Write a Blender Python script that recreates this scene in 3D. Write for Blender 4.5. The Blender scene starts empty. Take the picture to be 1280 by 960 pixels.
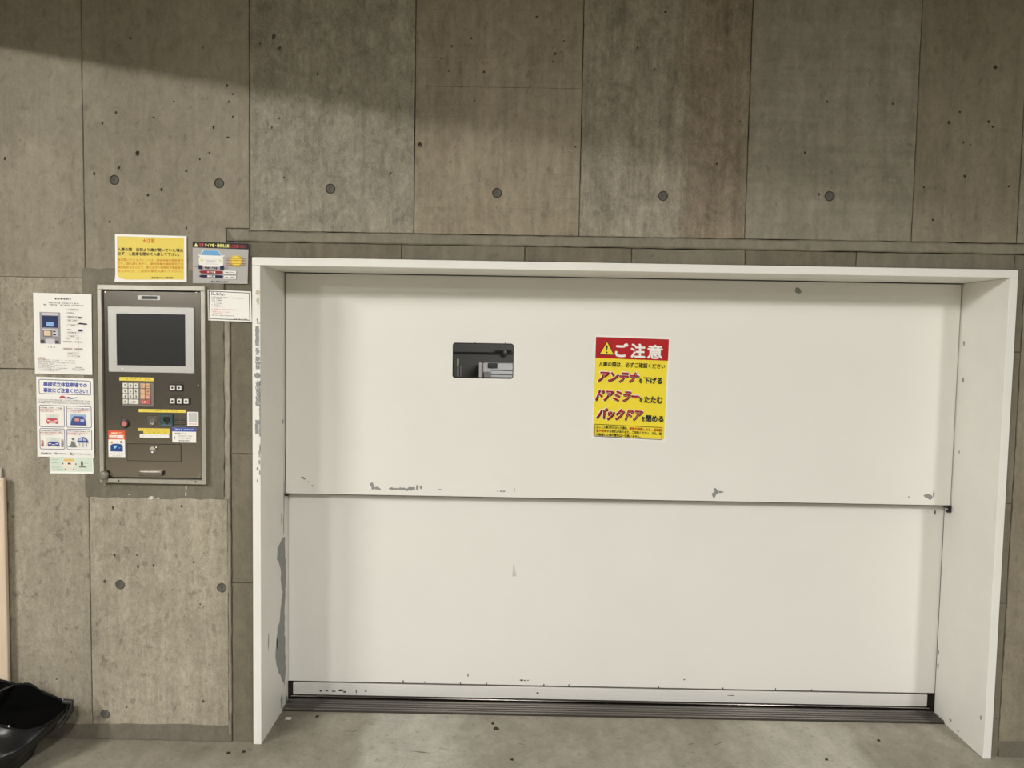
import bpy, bmesh, math, random
from mathutils import Vector, Matrix, noise
from mathutils.geometry import tessellate_polygon

SC = bpy.context.scene
COL = SC.collection
random.seed(7)

# ------------------------------------------------------------------ camera
YAW, PITCH, ROLL = -0.0048180, -0.0599924, 0.0172717
CAM = Vector((0.0, -2.812376, 1.541592))
fw = Vector((math.sin(YAW) * math.cos(PITCH), math.cos(YAW) * math.cos(PITCH), math.sin(PITCH)))
rt = Vector((math.cos(YAW), -math.sin(YAW), 0))
up = rt.cross(fw)
r2 = math.cos(ROLL) * rt + math.sin(ROLL) * up
u2 = -math.sin(ROLL) * rt + math.cos(ROLL) * up
cam = bpy.data.cameras.new('camera')
cam.sensor_width = 36.0
cam.lens = 961.0 / 1280.0 * 36.0
cam.clip_start = 0.05
camo = bpy.data.objects.new('camera', cam)
m = Matrix((r2, u2, -fw)).transposed().to_4x4()
m.translation = CAM
camo.matrix_world = m
COL.objects.link(camo)
SC.camera = camo

# ------------------------------------------------------------------ world, light, exposure
w = bpy.data.worlds.new('world')
SC.world = w
w.use_nodes = True
w.node_tree.nodes['Background'].inputs[0].default_value = (1.0, 0.97, 0.91, 1)
w.node_tree.nodes['Background'].inputs[1].default_value = 0.165
SC.view_settings.view_transform = 'Standard'
SC.view_settings.look = 'None'
SC.view_settings.gamma = 1.0
SC.view_settings.use_curve_mapping = False
SC.view_settings.exposure = -0.25
# lamps of the garage: a bare tube behind the ceiling beam and two flat battens that shine downwards, plus an added batten far back
TUBES = [(-3.20, -2.60, 2.756, 1.20, 1030.0, True),
         (2.73, -4.00, 3.00, 1.20, 310.0, False),
         (-0.17, -4.00, 3.00, 1.20, 265.0, False),
         (-4.20, -6.60, 3.00, 1.20, 600.0, False)]  # added lamp: brightens the far floor mirrored in the control box
TUBE_COLOUR = (1.0, 0.985, 0.945)
HALL_FILL = 16.0

# ------------------------------------------------------------------ helpers
ORG = {}


def raw(name, verts, faces, mat=None, parent=None, origin=None, smooth=False, mats=None, fmat=None):
    """one mesh object from world coordinates"""
    if parent is not None:
        org = ORG[parent.name]
    else:
        org = Vector(origin) if origin is not None else Vector((0, 0, 0))
    me = bpy.data.meshes.new(name)
    me.from_pydata([Vector(v) - org for v in verts], [], faces)
    for mm in (mats or ([mat] if mat else [])):
        me.materials.append(mm)
    if fmat:
        for p, i in zip(me.polygons, fmat):
            p.material_index = i
    if smooth:
        for p in me.polygons:
            p.use_smooth = True
    me.update()
    o = bpy.data.objects.new(name, me)
    COL.objects.link(o)
    if parent is not None:
        o.parent = parent
    else:
        o.location = org
    ORG[o.name] = org
    return o


def empty(name, loc):
    o = bpy.data.objects.new(name, None)
    o.empty_display_size = 0.1
    o.location = loc
    COL.objects.link(o)
    ORG[o.name] = Vector(loc)
    return o


def tag(o, label=None, cat=None, group=None, kind=None):
    if label: o['label'] = label
    if cat: o['category'] = cat
    if group: o['group'] = group
    if kind: o['kind'] = kind
    return o


class MB:
    """collects shapes for one mesh"""
    def __init__(s): s.v = []; s.f = []

    def add(s, v, f):
        n = len(s.v); s.v += [Vector(q) for q in v]; s.f += [tuple(i + n for i in q) for q in f]

    def bm(s, b):
        b.verts.index_update()
        s.add([v.co.copy() for v in b.verts], [[v.index for v in f.verts] for f in b.faces]); b.free()

    def box(s, x0, x1, y0, y1, z0, z1, bev=0.0, seg=1):
        b = bmesh.new()
        bmesh.ops.create_cube(b, size=1)
        for v in b.verts:
            v.co = Vector(((x0 + x1) / 2 + v.co.x * (x1 - x0), (y0 + y1) / 2 + v.co.y * (y1 - y0), (z0 + z1) / 2 + v.co.z * (z1 - z0)))
        if bev > 0:
            bmesh.ops.bevel(b, geom=b.edges[:], offset=bev, segments=seg, affect='EDGES', profile=0.5)
        s.bm(b)

    def lathe(s, cx, cz, prof, n=20, sx=1.0):
        """profile of (radius, y) turned about the y axis through (cx, cz)"""
        k = len(s.v)
        for r, y in prof:
            for i in range(n):
                a = 2 * math.pi * i / n
                s.v.append(Vector((cx + sx * r * math.cos(a), y, cz + r * math.sin(a))))
        for j in range(len(prof) - 1):
            for i in range(n):
                i2 = (i + 1) % n
                s.f.append((k + j * n + i, k + j * n + i2, k + (j + 1) * n + i2, k + (j + 1) * n + i))
        s.f.append(tuple(k + i for i in range(n)))
        s.f.append(tuple(k + (len(prof) - 1) * n + i for i in range(n)))

    def tube(s, pts, rad, n=10):
        pts = [Vector(p) for p in pts]
        k = len(s.v)
        for j, p in enumerate(pts):
            d = (pts[min(j + 1, len(pts) - 1)] - pts[max(j - 1, 0)]).normalized()
            a = d.cross(Vector((0, 0, 1)))
            if a.length < 1e-3: a = d.cross(Vector((0, 1, 0)))
            a.normalize(); c = d.cross(a)
            r = rad[j] if isinstance(rad, (list, tuple)) else rad
            for i in range(n):
                t = 2 * math.pi * i / n
                s.v.append(p + a * (r * math.cos(t)) + c * (r * math.sin(t)))
        for j in range(len(pts) - 1):
            for i in range(n):
                i2 = (i + 1) % n
                s.f.append((k + j * n + i, k + j * n + i2, k + (j + 1) * n + i2, k + (j + 1) * n + i))
        s.f.append(tuple(k + i for i in range(n)))
        s.f.append(tuple(k + (len(pts) - 1) * n + i for i in reversed(range(n))))

    def build(s, name, mat, parent=None, origin=None, smooth=False):
        return raw(name, s.v, s.f, mat, parent, origin, smooth)


def area2(p): return sum(p[i][0] * p[(i + 1) % len(p)][1] - p[(i + 1) % len(p)][0] * p[i][1] for i in range(len(p)))


def inset(poly, d):
    n = len(poly); out = []
    for i in range(n):
        a, b, c = Vector(poly[i - 1]), Vector(poly[i]), Vector(poly[(i + 1) % n])
        e1 = (b - a).normalized(); e2 = (c - b).normalized()
        n1 = Vector((-e1.y, e1.x)); n2 = Vector((-e2.y, e2.x))
        k = n1 + n2
        L = max(k.dot(n1), 0.3)
        out.append(tuple(b + k * (d / L)))
    return out


def ragged(poly, amp, step, seed):
    """subdivide a polygon's edges and jitter them a little"""
    rnd = random.Random(seed); out = []
    for i in range(len(poly)):
        a, b = Vector(poly[i]), Vector(poly[(i + 1) % len(poly)])
        L = (b - a).length; n = max(1, int(L / step))
        nn = Vector((-(b - a).y, (b - a).x)).normalized()
        for j in range(n):
            q = a + (b - a) * (j / n)
            if j: q = q + nn * (rnd.uniform(-1, 1) * amp)
            out.append((q.x, q.y))
    return out


def circ(cx, cz, r, n=14, wob=0.0, rnd=random):
    return [(cx + r * (1 + wob * rnd.uniform(-1, 1)) * math.cos(2 * math.pi * i / n), cz + r * (1 + wob * rnd.uniform(-1, 1)) * math.sin(2 * math.pi * i / n)) for i in range(n)]


def slab_geo(poly, yf, yb, bev=0.0015, holes=()):
    """prism with its face at y=yf (towards the camera); holes = (loop, depth, capped)"""
    if area2(poly) < 0: poly = poly[::-1]
    mb = MB()
    inn = inset(poly, bev) if bev else poly
    loops = [[Vector((x, z, 0)) for x, z in inn]] + [[Vector((x, z, 0)) for x, z in (h[0] if area2(h[0]) < 0 else h[0][::-1])] for h in holes]
    flat = [v for l in loops for v in l]
    tri = tessellate_polygon(loops)
    mb.add([(v.x, yf, v.y) for v in flat], [tuple(t) for t in tri])
    n = len(poly)

    def ring(A, ya, B, yb_):
        k = len(mb.v); q = len(A)
        mb.v += [Vector((x, ya, z)) for x, z in A] + [Vector((x, yb_, z)) for x, z in B]
        mb.f += [(k + i, k + (i + 1) % q, k + q + (i + 1) % q, k + q + i) for i in range(q)]
    if bev:
        ring(inn, yf, poly, yf + bev)
    ring(poly, yf + bev, poly, yb)
    for h, dep, cap in holes:
        ring(h, yf, h, yf + dep)
        if cap:
            k = len(mb.v); mb.v += [Vector((x, yf + dep, z)) for x, z in h]; mb.f.append(tuple(k + i for i in range(len(h))))
    b = bmesh.new()
    vs = [b.verts.new(v) for v in mb.v]
    for f in mb.f:
        try: b.faces.new([vs[i] for i in f])
        except ValueError: pass
    bmesh.ops.remove_doubles(b, verts=b.verts[:], dist=1e-6)
    bmesh.ops.recalc_face_normals(b, faces=b.faces[:])
    out = MB(); out.bm(b)
    return out


def rect(x0, x1, z0, z1): return [(x0, z0), (x1, z0), (x1, z1), (x0, z1)]


def rrect(x0, x1, z0, z1, r, n=4):
    out = []
    for cx, cz, a0 in ((x1 - r, z0 + r, -90), (x1 - r, z1 - r, 0), (x0 + r, z1 - r, 90), (x0 + r, z0 + r, 180)):
        for i in range(n + 1):
            a = math.radians(a0 + 90 * i / n)
            out.append((cx + r * math.cos(a), cz + r * math.sin(a)))
    return out


def blob(cx, cz, rx, rz, seed, n=12, k=0.45):
    r = random.Random(seed)
    return [(cx + rx * (1 - k * r.random()) * math.cos(2 * math.pi * i / n), cz + rz * (1 - k * r.random()) * math.sin(2 * math.pi * i / n)) for i in range(n)]


# ------------------------------------------------------------------ materials
def mat(name, col, rough=0.5, metal=0.0, grain=0.0, gscale=60.0, bump=0.0, spec=0.5, stretch=(1, 1, 1), coat=0.0):
    M = bpy.data.materials.new(name); M.use_nodes = True
    nt = M.node_tree; P = nt.nodes['Principled BSDF']
    P.inputs['Base Color'].default_value = (*col, 1)
    P.inputs['Roughness'].default_value = rough
    P.inputs['Metallic'].default_value = metal
    P.inputs['Specular IOR Level'].default_value = spec
    P.inputs['Coat Weight'].default_value = coat
    if grain or bump:
        g = nt.nodes.new('ShaderNodeNewGeometry')
        mp = nt.nodes.new('ShaderNodeMapping'); mp.inputs['Scale'].default_value = stretch
        nt.links.new(g.outputs['Position'], mp.inputs[0])
        n = nt.nodes.new('ShaderNodeTexNoise'); n.inputs['Scale'].default_value = gscale; n.inputs['Detail'].default_value = 5
        nt.links.new(mp.outputs[0], n.inputs['Vector'])
        if grain:
            r = nt.nodes.new('ShaderNodeMapRange')
            r.inputs['From Min'].default_value = 0.3; r.inputs['From Max'].default_value = 0.7
            r.inputs['To Min'].default_value = 1 - grain; r.inputs['To Max'].default_value = 1 + grain
            nt.links.new(n.outputs['Fac'], r.inputs['Value'])
            x = nt.nodes.new('ShaderNodeVectorMath'); x.operation = 'SCALE'
            x.inputs[0].default_value = col
            nt.links.new(r.outputs[0], x.inputs['Scale'])
            nt.links.new(x.outputs[0], P.inputs['Base Color'])
        if bump:
            b = nt.nodes.new('ShaderNodeBump'); b.inputs['Strength'].default_value = bump; b.inputs['Distance'].default_value = 0.002
            nt.links.new(n.outputs['Fac'], b.inputs['Height']); nt.links.new(b.outputs[0], P.inputs['Normal'])
    return M


def concrete(name, base, second, streak=0.12, blotch=0.5, lines=0.0, fine=0.10, seed=0.0, rough=0.8, hstreak=0.0, smear=0.5, pores=0.5, axes=(1, 1, 1), zones=()):
    M = bpy.data.materials.new(name); M.use_nodes = True
    nt = M.node_tree; N = nt.nodes; L = nt.links; P = N['Principled BSDF']
    P.inputs['Roughness'].default_value = rough
    P.inputs['Specular IOR Level'].default_value = 0.3
    g = N.new('ShaderNodeNewGeometry')
    off = N.new('ShaderNodeVectorMath'); off.operation = 'ADD'; off.inputs[1].default_value = (seed * 3.1, seed * 1.7, seed * 2.3)
    L.new(g.outputs['Position'], off.inputs[0])

    def nz(scale, stretch=(1, 1, 1), detail=5, rough_=0.55, dist=0.0):
        mp = N.new('ShaderNodeMapping'); mp.inputs['Scale'].default_value = stretch
        L.new(off.outputs[0], mp.inputs[0])
        n = N.new('ShaderNodeTexNoise'); n.inputs['Scale'].default_value = scale; n.inputs['Detail'].default_value = detail
        n.inputs['Roughness'].default_value = rough_; n.inputs['Distortion'].default_value = dist
        L.new(mp.outputs[0], n.inputs['Vector'])
        return n.outputs['Fac']

    def rng(v, a, b, c, d):
        r = N.new('ShaderNodeMapRange')
        for k, q in zip(('From Min', 'From Max', 'To Min', 'To Max'), (a, b, c, d)): r.inputs[k].default_value = q
        L.new(v, r.inputs['Value']); return r.outputs[0]

    def mul(a, b):
        q = N.new('ShaderNodeMath'); q.operation = 'MULTIPLY'; L.new(a, q.inputs[0]); L.new(b, q.inputs[1]); return q.outputs[0]
    mix = N.new('ShaderNodeMix'); mix.data_type = 'RGBA'
    mix.inputs['A'].default_value = (*base, 1); mix.inputs['B'].default_value = (*second, 1)
    L.new(rng(nz(2.6, (1, 1, .55), 7, .62, .4), .5 - .18 / max(blotch, .05) * .5, .5 + .18, 0, 1), mix.inputs['Factor'])
    f = rng(nz(9, axes if axes != (1, 1, 1) else (3.2, 3.2, .30), 6, .65), .3, .7, 1 - streak, 1 + streak)
    f = mul(f, rng(nz(70, (1, 1, .5), 6, .7), .3, .7, 1 - fine, 1 + fine))
    f = mul(f, rng(nz(16, (1, 1, .8), 6, .7, .8), .35, .65, 1 - .10 * smear * 2, 1 + .10 * smear * 2))
    if hstreak:
        f = mul(f, rng(nz(6, (.5, 1, 6), 5, .6), .3, .7, 1 - hstreak, 1 + hstreak))
    f = mul(f, rng(nz(190, (1, 1, .7), 3, .6), .3, .7, 1 - fine * .8, 1 + fine * .8))
    # soft dark dabs and small pores
    f = mul(f, rng(nz(34, (1, 1, .7), 3, .5), .62, .70, 1, 1 - .35 * pores))
    f = mul(f, rng(nz(110, (1, 1, .7), 2, .5), .66, .73, 1, 1 - .6 * pores))
    # pale scuffs
    f = mul(f, rng(nz(11, (1.6, 1.6, .8), 8, .75, 1.5), .66, .76, 1, 1.16))
    if lines:
        sep = N.new('ShaderNodeSeparateXYZ'); L.new(g.outputs['Position'], sep.inputs[0])
        a = N.new('ShaderNodeMath'); a.operation = 'MULTIPLY_ADD'; a.inputs[1].default_value = 24.0; L.new(sep.outputs['Z'], a.inputs[0])
        L.new(rng(nz(1.2, (1, 1, 1), 2), 0, 1, -.5, .5), a.inputs[2])
        fr = N.new('ShaderNodeMath'); fr.operation = 'FRACT'; L.new(a.outputs[0], fr.inputs[0])
        l = rng(fr.outputs[0], 0.0, .07, 1 - lines, 1)
        msk = rng(nz(3.5, (1, 1, 1), 3), .40, .60, 0, 1)
        mm = N.new('ShaderNodeMix'); mm.inputs['A'].default_value = 1.0
        L.new(msk, mm.inputs['Factor']); L.new(l, mm.inputs['B'])
        f = mul(f, mm.outputs[0])
    col = mix.outputs['Result']
    for (x0, s0, x1, s1, y0, sy, zc) in zones:      # worn or stained strips of the slab
        sp = N.new('ShaderNodeSeparateXYZ'); L.new(g.outputs['Position'], sp.inputs[0])
        wob = rng(nz(5, (1, 1, 1), 5, .6), .3, .7, -.03, .03)
        ax = N.new('ShaderNodeMath'); ax.operation = 'ADD'; L.new(sp.outputs['X'], ax.inputs[0]); L.new(wob, ax.inputs[1])
        k = mul(rng(ax.outputs[0], x0 - s0, x0 + s0, 0, 1), rng(ax.outputs[0], x1 - s1, x1 + s1, 1, 0))
        if y0 is not None:
            ay = N.new('ShaderNodeMath'); ay.operation = 'ADD'; L.new(sp.outputs['Y'], ay.inputs[0]); L.new(wob, ay.inputs[1])
            k = mul(k, rng(ay.outputs[0], y0 - sy, y0 + sy, 0, 1))
        k = mul(k, rng(nz(14, (1, 1, .3), 5, .7), .3, .6, .7, 1))
        zm = N.new('ShaderNodeMix'); zm.data_type = 'RGBA'; zm.inputs['B'].default_value = (*zc, 1)
        L.new(k, zm.inputs['Factor']); L.new(col, zm.inputs['A']); col = zm.outputs['Result']
    s = N.new('ShaderNodeVectorMath'); s.operation = 'SCALE'
    L.new(col, s.inputs[0]); L.new(f, s.inputs['Scale'])
    L.new(s.outputs[0], P.inputs['Base Color'])
    b = N.new('ShaderNodeBump'); b.inputs['Strength'].default_value = .22; b.inputs['Distance'].default_value = .004
    L.new(f, b.inputs['Height']); L.new(b.outputs[0], P.inputs['Normal'])
    return M


PANEL_MATS = {
    'a': concrete('concrete_plain', (.285, .252, .190), (.232, .203, .150), .09, .7, seed=1, smear=.6),
    'b': concrete('concrete_grey', (.300, .275, .213), (.245, .222, .170), .16, .6, seed=2, smear=1.0, fine=.2),
    'c': concrete('concrete_brown', (.300, .258, .188), (.245, .205, .145), .18, .6, lines=.20, seed=3, smear=.7),
    'd': concrete('concrete_streaked', (.295, .268, .208), (.245, .215, .160), .24, .6, seed=4, smear=1.0, fine=.2, zones=[(.585, .03, .84, .01, None, 0, (.225, .183, .130))]),
    'e': concrete('concrete_green', (.272, .248, .192), (.230, .208, .160), .12, .7, seed=5, hstreak=.09, smear=.6),
    'f': concrete('concrete_warm', (.250, .218, .157), (.212, .180, .130), .13, .6, seed=6),
    'g': concrete('concrete_low', (.385, .342, .264), (.300, .264, .200), .12, .8, seed=7, smear=.55, fine=.20, pores=.8),
}
PANEL_MATS['h'] = concrete('concrete_mid', (.335, .298, .228), (.265, .234, .176), .11, .8, seed=17, smear=.55, fine=.18, pores=.8)
M_MORTAR = concrete('mortar_smooth', (.200, .180, .135), (.165, .147, .109), .12, .6, seed=8, fine=.06, pores=.3)
M_MORTAR_L = concrete('mortar_pale', (.245, .222, .168), (.210, .190, .143), .10, .6, seed=9, fine=.06, pores=.3)
M_MORTAR_D = concrete('mortar_dark', (.178, .155, .114), (.145, .125, .090), .14, .6, seed=10, fine=.06, pores=.3)
M_SKIRT = concrete('mortar_skirting', (.175, .155, .120), (.140, .124, .096), .10, .6, seed=11, fine=.08, pores=.2)
M_STRIP = concrete('concrete_strip', (.350, .312, .243), (.260, .230, .173), .25, .6, seed=12)
M_PLUG = concrete('plug_mortar', (.125, .117, .102), (.095, .088, .076), .04, .6, seed=13, pores=.2)
M_FLOOR = concrete('floor_concrete', (.320, .296, .238), (.240, .216, .166), .12, .9, seed=14, rough=.5, fine=.08, axes=(1.5, .6, 1), pores=.5, zones=[(-.545, .03, -.19, .09, None, 0, (.43, .415, .355)), (.93, .10, 1.335, .03, None, 0, (.45, .425, .355)), (-.95, .05, -.80, .07, -.02, .12, (.13, .117, .09))])
M_CORE = mat('wall_core', (.06, .055, .045), .9, grain=.1)
M_WHITE = mat('white_paint', (.80, .785, .735), .38, grain=.012, gscale=4, bump=.02)
M_WHITE2 = mat('white_paint_frame', (.82, .80, .755), .42, grain=.02, gscale=9, bump=.03)
M_BARE = mat('bare_grey_primer', (.27, .275, .265), .55, grain=.12, gscale=70)
M_BARE_D = mat('worn_dark_metal', (.035, .028, .022), .6, grain=.2)
M_TAPE = mat('old_tape_residue', (.55, .48, .36), .7, grain=.15, gscale=150)
M_SCUFF = mat('scuff_mark', (.58, .57, .53), .5, grain=.1)
M_SEAL = mat('black_rubber', (.018, .016, .014), .75, grain=.2)
M_SILL = mat('sill_steel', (.085, .076, .066), .34, metal=.65, grain=.18, gscale=8, stretch=(.3, 40, 40))
M_LIP = mat('sill_lip_steel', (.30, .28, .26), .16, metal=1.0)
M_RAIL = mat('bottom_rail_metal', (.80, .78, .74), .30, metal=.12, grain=.04, gscale=30, stretch=(.2, 10, 30))
M_DARKSTEEL = mat('dark_steel', (.05, .042, .035), .5, metal=.6, grain=.2)
M_GAP_BLOCK = mat('dark_gap_block', (.032, .022, .016), .7, grain=.3, gscale=40)
M_CHROME = mat('chrome', (.75, .73, .70), .18, metal=1.0)
M_KFRAME = mat('kiosk_frame_metal', (.42, .395, .335), .42, metal=.45, grain=.08, gscale=25)
M_KPANEL = mat('kiosk_panel_metal', (.255, .226, .190), .20, metal=.95, grain=.03, gscale=40, stretch=(1, 1, 12))
M_BEZEL = mat('screen_bezel_grey', (.50, .49, .455), .42, metal=.25, grain=.02)
M_SCREEN = mat('dark_screen_glass', (.030, .030, .030), .22, spec=.4)
M_BLACK = mat('black_plastic', (.012, .011, .011), .4)
M_KEYW = mat('key_ivory', (.76, .74, .66), .45)
M_KEYO = mat('key_orange', (.72, .44, .26), .45)
M_KEYP = mat('key_salmon', (.62, .26, .20), .45)
M_KEYR = mat('key_red', (.50, .12, .11), .45)
M_REDCAP = mat('red_button_plastic', (.60, .20, .18), .35)
M_TEAL = mat('card_reader_teal', (.035, .075, .080), .35)
M_BOARD = mat('beige_board', (.66, .53, .40), .55, grain=.07, gscale=14, stretch=(4, 4, .4))
M_BOARD_W = mat('white_board_edge', (.78, .75, .68), .5, grain=.03)
M_BAG = mat('black_vinyl', (.006, .006, .0065), .34, spec=.45, grain=.2, gscale=20, bump=.25)
M_STRAP = mat('black_webbing', (.022, .021, .020), .6, grain=.3, gscale=200, bump=.3)
M_DIRT = mat('dark_litter', (.030, .024, .018), .9, grain=.3)
M_PALEBIT = mat('pale_litter', (.55, .52, .45), .9, grain=.2)
M_MARK = mat('floor_scuff', (.12, .108, .085), .8, grain=.2)
M_HALL = mat('hall_wall_grey', (.12, .118, .112), .8, grain=.08, gscale=5)
M_HALLW = mat('hall_white_steel', (.62, .62, .63), .45, grain=.04)
M_HALLB = mat('hall_brown_edge', (.24, .13, .07), .6, grain=.2)
M_HALLG = mat('hall_grey_box', (.26, .255, .25), .6, grain=.05)
M_HALLY = mat('hall_yellow_tip', (.62, .56, .34), .6, grain=.05)
M_HALLS = mat('hall_post_steel', (.24, .235, .235), .5, metal=.4, grain=.1)


def glass_mat():
    M = bpy.data.materials.new('window_glass'); M.use_nodes = True
    P = M.node_tree.nodes['Principled BSDF']
    P.inputs['Base Color'].default_value = (.93, .95, .94, 1); P.inputs['Roughness'].default_value = 0.0
    P.inputs['Transmission Weight'].default_value = 1.0; P.inputs['IOR'].default_value = 1.45
    return M


M_GLASS = glass_mat()
_ink = {}


def ink(r, g, b, rough=.5):
    """printing ink given as display sRGB 0-255"""
    k = (r, g, b)
    if k not in _ink:
        lin = [((c / 255) / 12.92 if c / 255 <= .04045 else ((c / 255 + .055) / 1.055) ** 2.4) for c in k]
        _ink[k] = mat('ink_%02x%02x%02x' % k, lin, rough, spec=.3)
    return _ink[k]


PAPER = ink(238, 235, 229)
WHITE = ink(241, 238, 232)
BLACK = ink(28, 25, 24)

# ------------------------------------------------------------------ floor and ceiling
floor = MB(); floor.box(-6.5, 5.2, -10.0, .25, -.12, 0)
floor = floor.build('floor', M_FLOOR); tag(floor, 'worn grey concrete garage floor', 'floor', kind='structure')
# stains on the floor: a paler trowelled band runs out from the door at two places
mb = MB(); mb.box(-6.5, 5.2, -10.0, .0, 3.2, 3.35)
ceiling = mb.build('ceiling', PANEL_MATS['b']); tag(ceiling, 'bare concrete ceiling slab', 'ceiling', kind='structure')
mb = MB(); mb.box(-2.45, -2.12, -6.0, -.0, 2.638, 3.2)
mb.build('beam', PANEL_MATS['a'], ceiling)


def lamp(x, y, z, l, rad, bare, label):
    t = empty('ceiling_lamp', (x, y, z))
    tag(t, label, 'lamp')
    E = bpy.data.materials.new('lit_lamp'); E.use_nodes = True
    nt = E.node_tree; nt.nodes.clear()
    e = nt.nodes.new('ShaderNodeEmission'); e.inputs[0].default_value = (*TUBE_COLOUR, 1); e.inputs[1].default_value = rad
    o = nt.nodes.new('ShaderNodeOutputMaterial'); nt.links.new(e.outputs[0], o.inputs[0])
    if bare:
        mb = MB(); mb.tube([(x, y - l / 2, z), (x, y + l / 2, z)], .014, 12)
        mb.build('tube', E, t)
        mb = MB(); mb.box(x - .04, x + .04, y - l / 2 - .03, y + l / 2 + .03, z + .035, z + .075, .004)
        for s in (-1, 1): mb.box(x - .012, x + .012, y + s * (l / 2 + .012) - .012, y + s * (l / 2 + .012) + .012, z - .016, z + .036)
    else:
        raw('diffuser', [(x - .075, y - l / 2, z), (x + .075, y - l / 2, z), (x + .075, y + l / 2, z), (x - .075, y + l / 2, z)], [(3, 2, 1, 0)], E, t)
        mb = MB(); mb.box(x - .085, x + .085, y - l / 2 - .02, y + l / 2 + .02, z + .002, z + .075, .004)
    mb.build('housing', M_WHITE, t)
    for s in (-1, 1):
        mb = MB(); mb.tube([(x, y + s * l * .35, z + .075), (x, y + s * l * .35, 3.2)], .006, 6)
        mb.build('hanger', M_DARKSTEEL, t)


for q, lb in zip(TUBES, ('bare fluorescent tube lamp behind the ceiling beam', 'flat batten lamp hung towards the far end of the door', 'flat batten lamp hung over the middle of the floor', 'added flat batten lamp lighting the floor far back, out of view')):
    lamp(*q, lb)

# ------------------------------------------------------------------ concrete wall
wall = empty('wall_front', (0, 0, 0)); tag(wall, 'bare concrete wall cast in tall form panels', 'wall', kind='structure')
mb = MB()
for x0, x1, z0, z1 in ((-5.2, -.962, 0, 3.2), (1.803, 5.2, 0, 3.2), (-.962, 1.803, 1.818, 3.2)):
    mb.box(x0, x1, .024, .16, z0, z1)
mb.build('wall_core', M_CORE, wall)

TIES = [(-1.465, 2.087), (-1.085, 2.081), (-.682, 2.068), (-.08, 2.063), (.52, 2.062), (1.119, 2.071), (-1.464, .596), (-1.084, .591), (-1.528, .097)]
PITS = [(-1.4, 2.588), (-1.14, 2.561), (-1.247, 2.368), (-1.456, 2.325), (-1.505, 2.288), (-1.32, 2.31), (-1.379, 2.182), (-1.447, 2.13), (-1.294, 2.055), (-1.343, 2.034), (-1.203, 2.122), (-1.119, 2.189), (-1.484, 1.937), (-1.104, 2.28), (-1.034, 2.397), (-1.054, 2.427), (-1.049, 2.37), (-1.205, 1.919), (-1.052, 2.244), (-1.537, 2.108), (-1.034, 2.318), (-1.154, 2.166), (-1.861, 2.157), (-0.887, 2.601), (-0.864, 2.559), (-0.867, 2.315), (-0.893, 2.283), (-0.85, 2.105), (-0.465, 2.126), (-0.936, 2.575), (-0.729, 2.472), (-0.249, 2.577), (-0.259, 2.49), (-0.133, 2.489), (-0.249, 2.169), (-0.166, 2.388), (-0.18, 2.606), (-0.36, 2.229), (-0.285, 2.534), (0.116, 2.638), (0.12, 2.557), (0.112, 2.529), (0.151, 2.602), (0.052, 2.684), (0.2, 2.23), (0.476, 2.507), (0.414, 2.581), (0.51, 2.708), (0.788, 2.329), (0.709, 2.178), (1.096, 2.404), (1.331, 2.4), (1.024, 2.223), (1.08, 2.076), (1.589, 2.269), (1.615, 2.261), (1.689, 2.534), (1.572, 2.375), (1.534, 2.338), (1.692, 2.325), (1.676, 2.343), (1.601, 2.149), (1.494, 1.992), (1.76, 2.116), (1.456, 2.108), (-1.484, 0.708), (-1.4, 0.709), (-1.188, 0.686), (-1.164, 0.528), (-1.396, 0.667), (-1.487, 0.886), (-1.231, 0.896), (-1.521, 0.607), (-1.446, 0.126), (-1.156, 0.154), (-1.708, 0.229), (-1.338, 0.671), (-1.86, 0.846)]
BIG = {(-1.379, 2.182): .0085, (-.887, 2.601): .009, (-.36, 2.229): .009, (1.119, 2.071): .02, (-1.4, 2.588): .006, (1.689, 2.534): .007, (-.864, 2.559): .007}
rndp = random.Random(3)


def inside(poly, x, z, marg):
    n = len(poly); c = False
    for i in range(n):
        (x1, z1), (x2, z2) = poly[i], poly[(i + 1) % n]
        if (z1 > z) != (z2 > z) and x < (x2 - x1) * (z - z1) / (z2 - z1) + x1: c = not c
    if not c: return False
    for i in range(n):
        a, b = Vector(poly[i]), Vector(poly[(i + 1) % n]); p = Vector((x, z)); d = b - a
        t = max(0, min(1, (p - a).dot(d) / d.length_squared))
        if (p - a - d * t).length < marg: return False
    return True


def panel(poly, m_, yf=0.0, amp=.0008, step=.05, bev=.0016, seed=0, name='concrete_panel'):
    if area2(poly) < 0: poly = poly[::-1]
    pr = ragged(poly, amp, step, seed)
    holes = []; plugs = []
    for x, z in TIES:
        if inside(poly, x, z, .0195):
            holes.append((circ(x, z, .0185, 16, .05, rndp), .006, False)); plugs.append((x, z))
    for x, z in PITS:
        r = BIG.get((x, z), rndp.uniform(.0036, .0060))
        if inside(poly, x, z, r * 1.4 + .002):
            sq = rndp.uniform(.8, 1.5)
            lp = [(x + r * math.cos(t) * rndp.uniform(.7, 1.1), z + r * sq * math.sin(t) * rndp.uniform(.7, 1.1)) for t in [2 * math.pi * i / 8 for i in range(8)]]
            holes.append((lp, r * 2.0, True))
    o = slab_geo(pr, yf, .024, bev, holes).build(name, m_, wall)
    for x, z in plugs:
        mb = MB(); mb.lathe(x, z, [(.0205, yf + .016), (.0195, yf + .0062), (.0160, yf + .0060), (.0140, yf + .0030), (.0060, yf + .0034), (.0045, yf + .0055), (.0005, yf + .0058)], 18)
        mb.build('form_tie_plug', M_PLUG, o)
    return o


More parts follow.
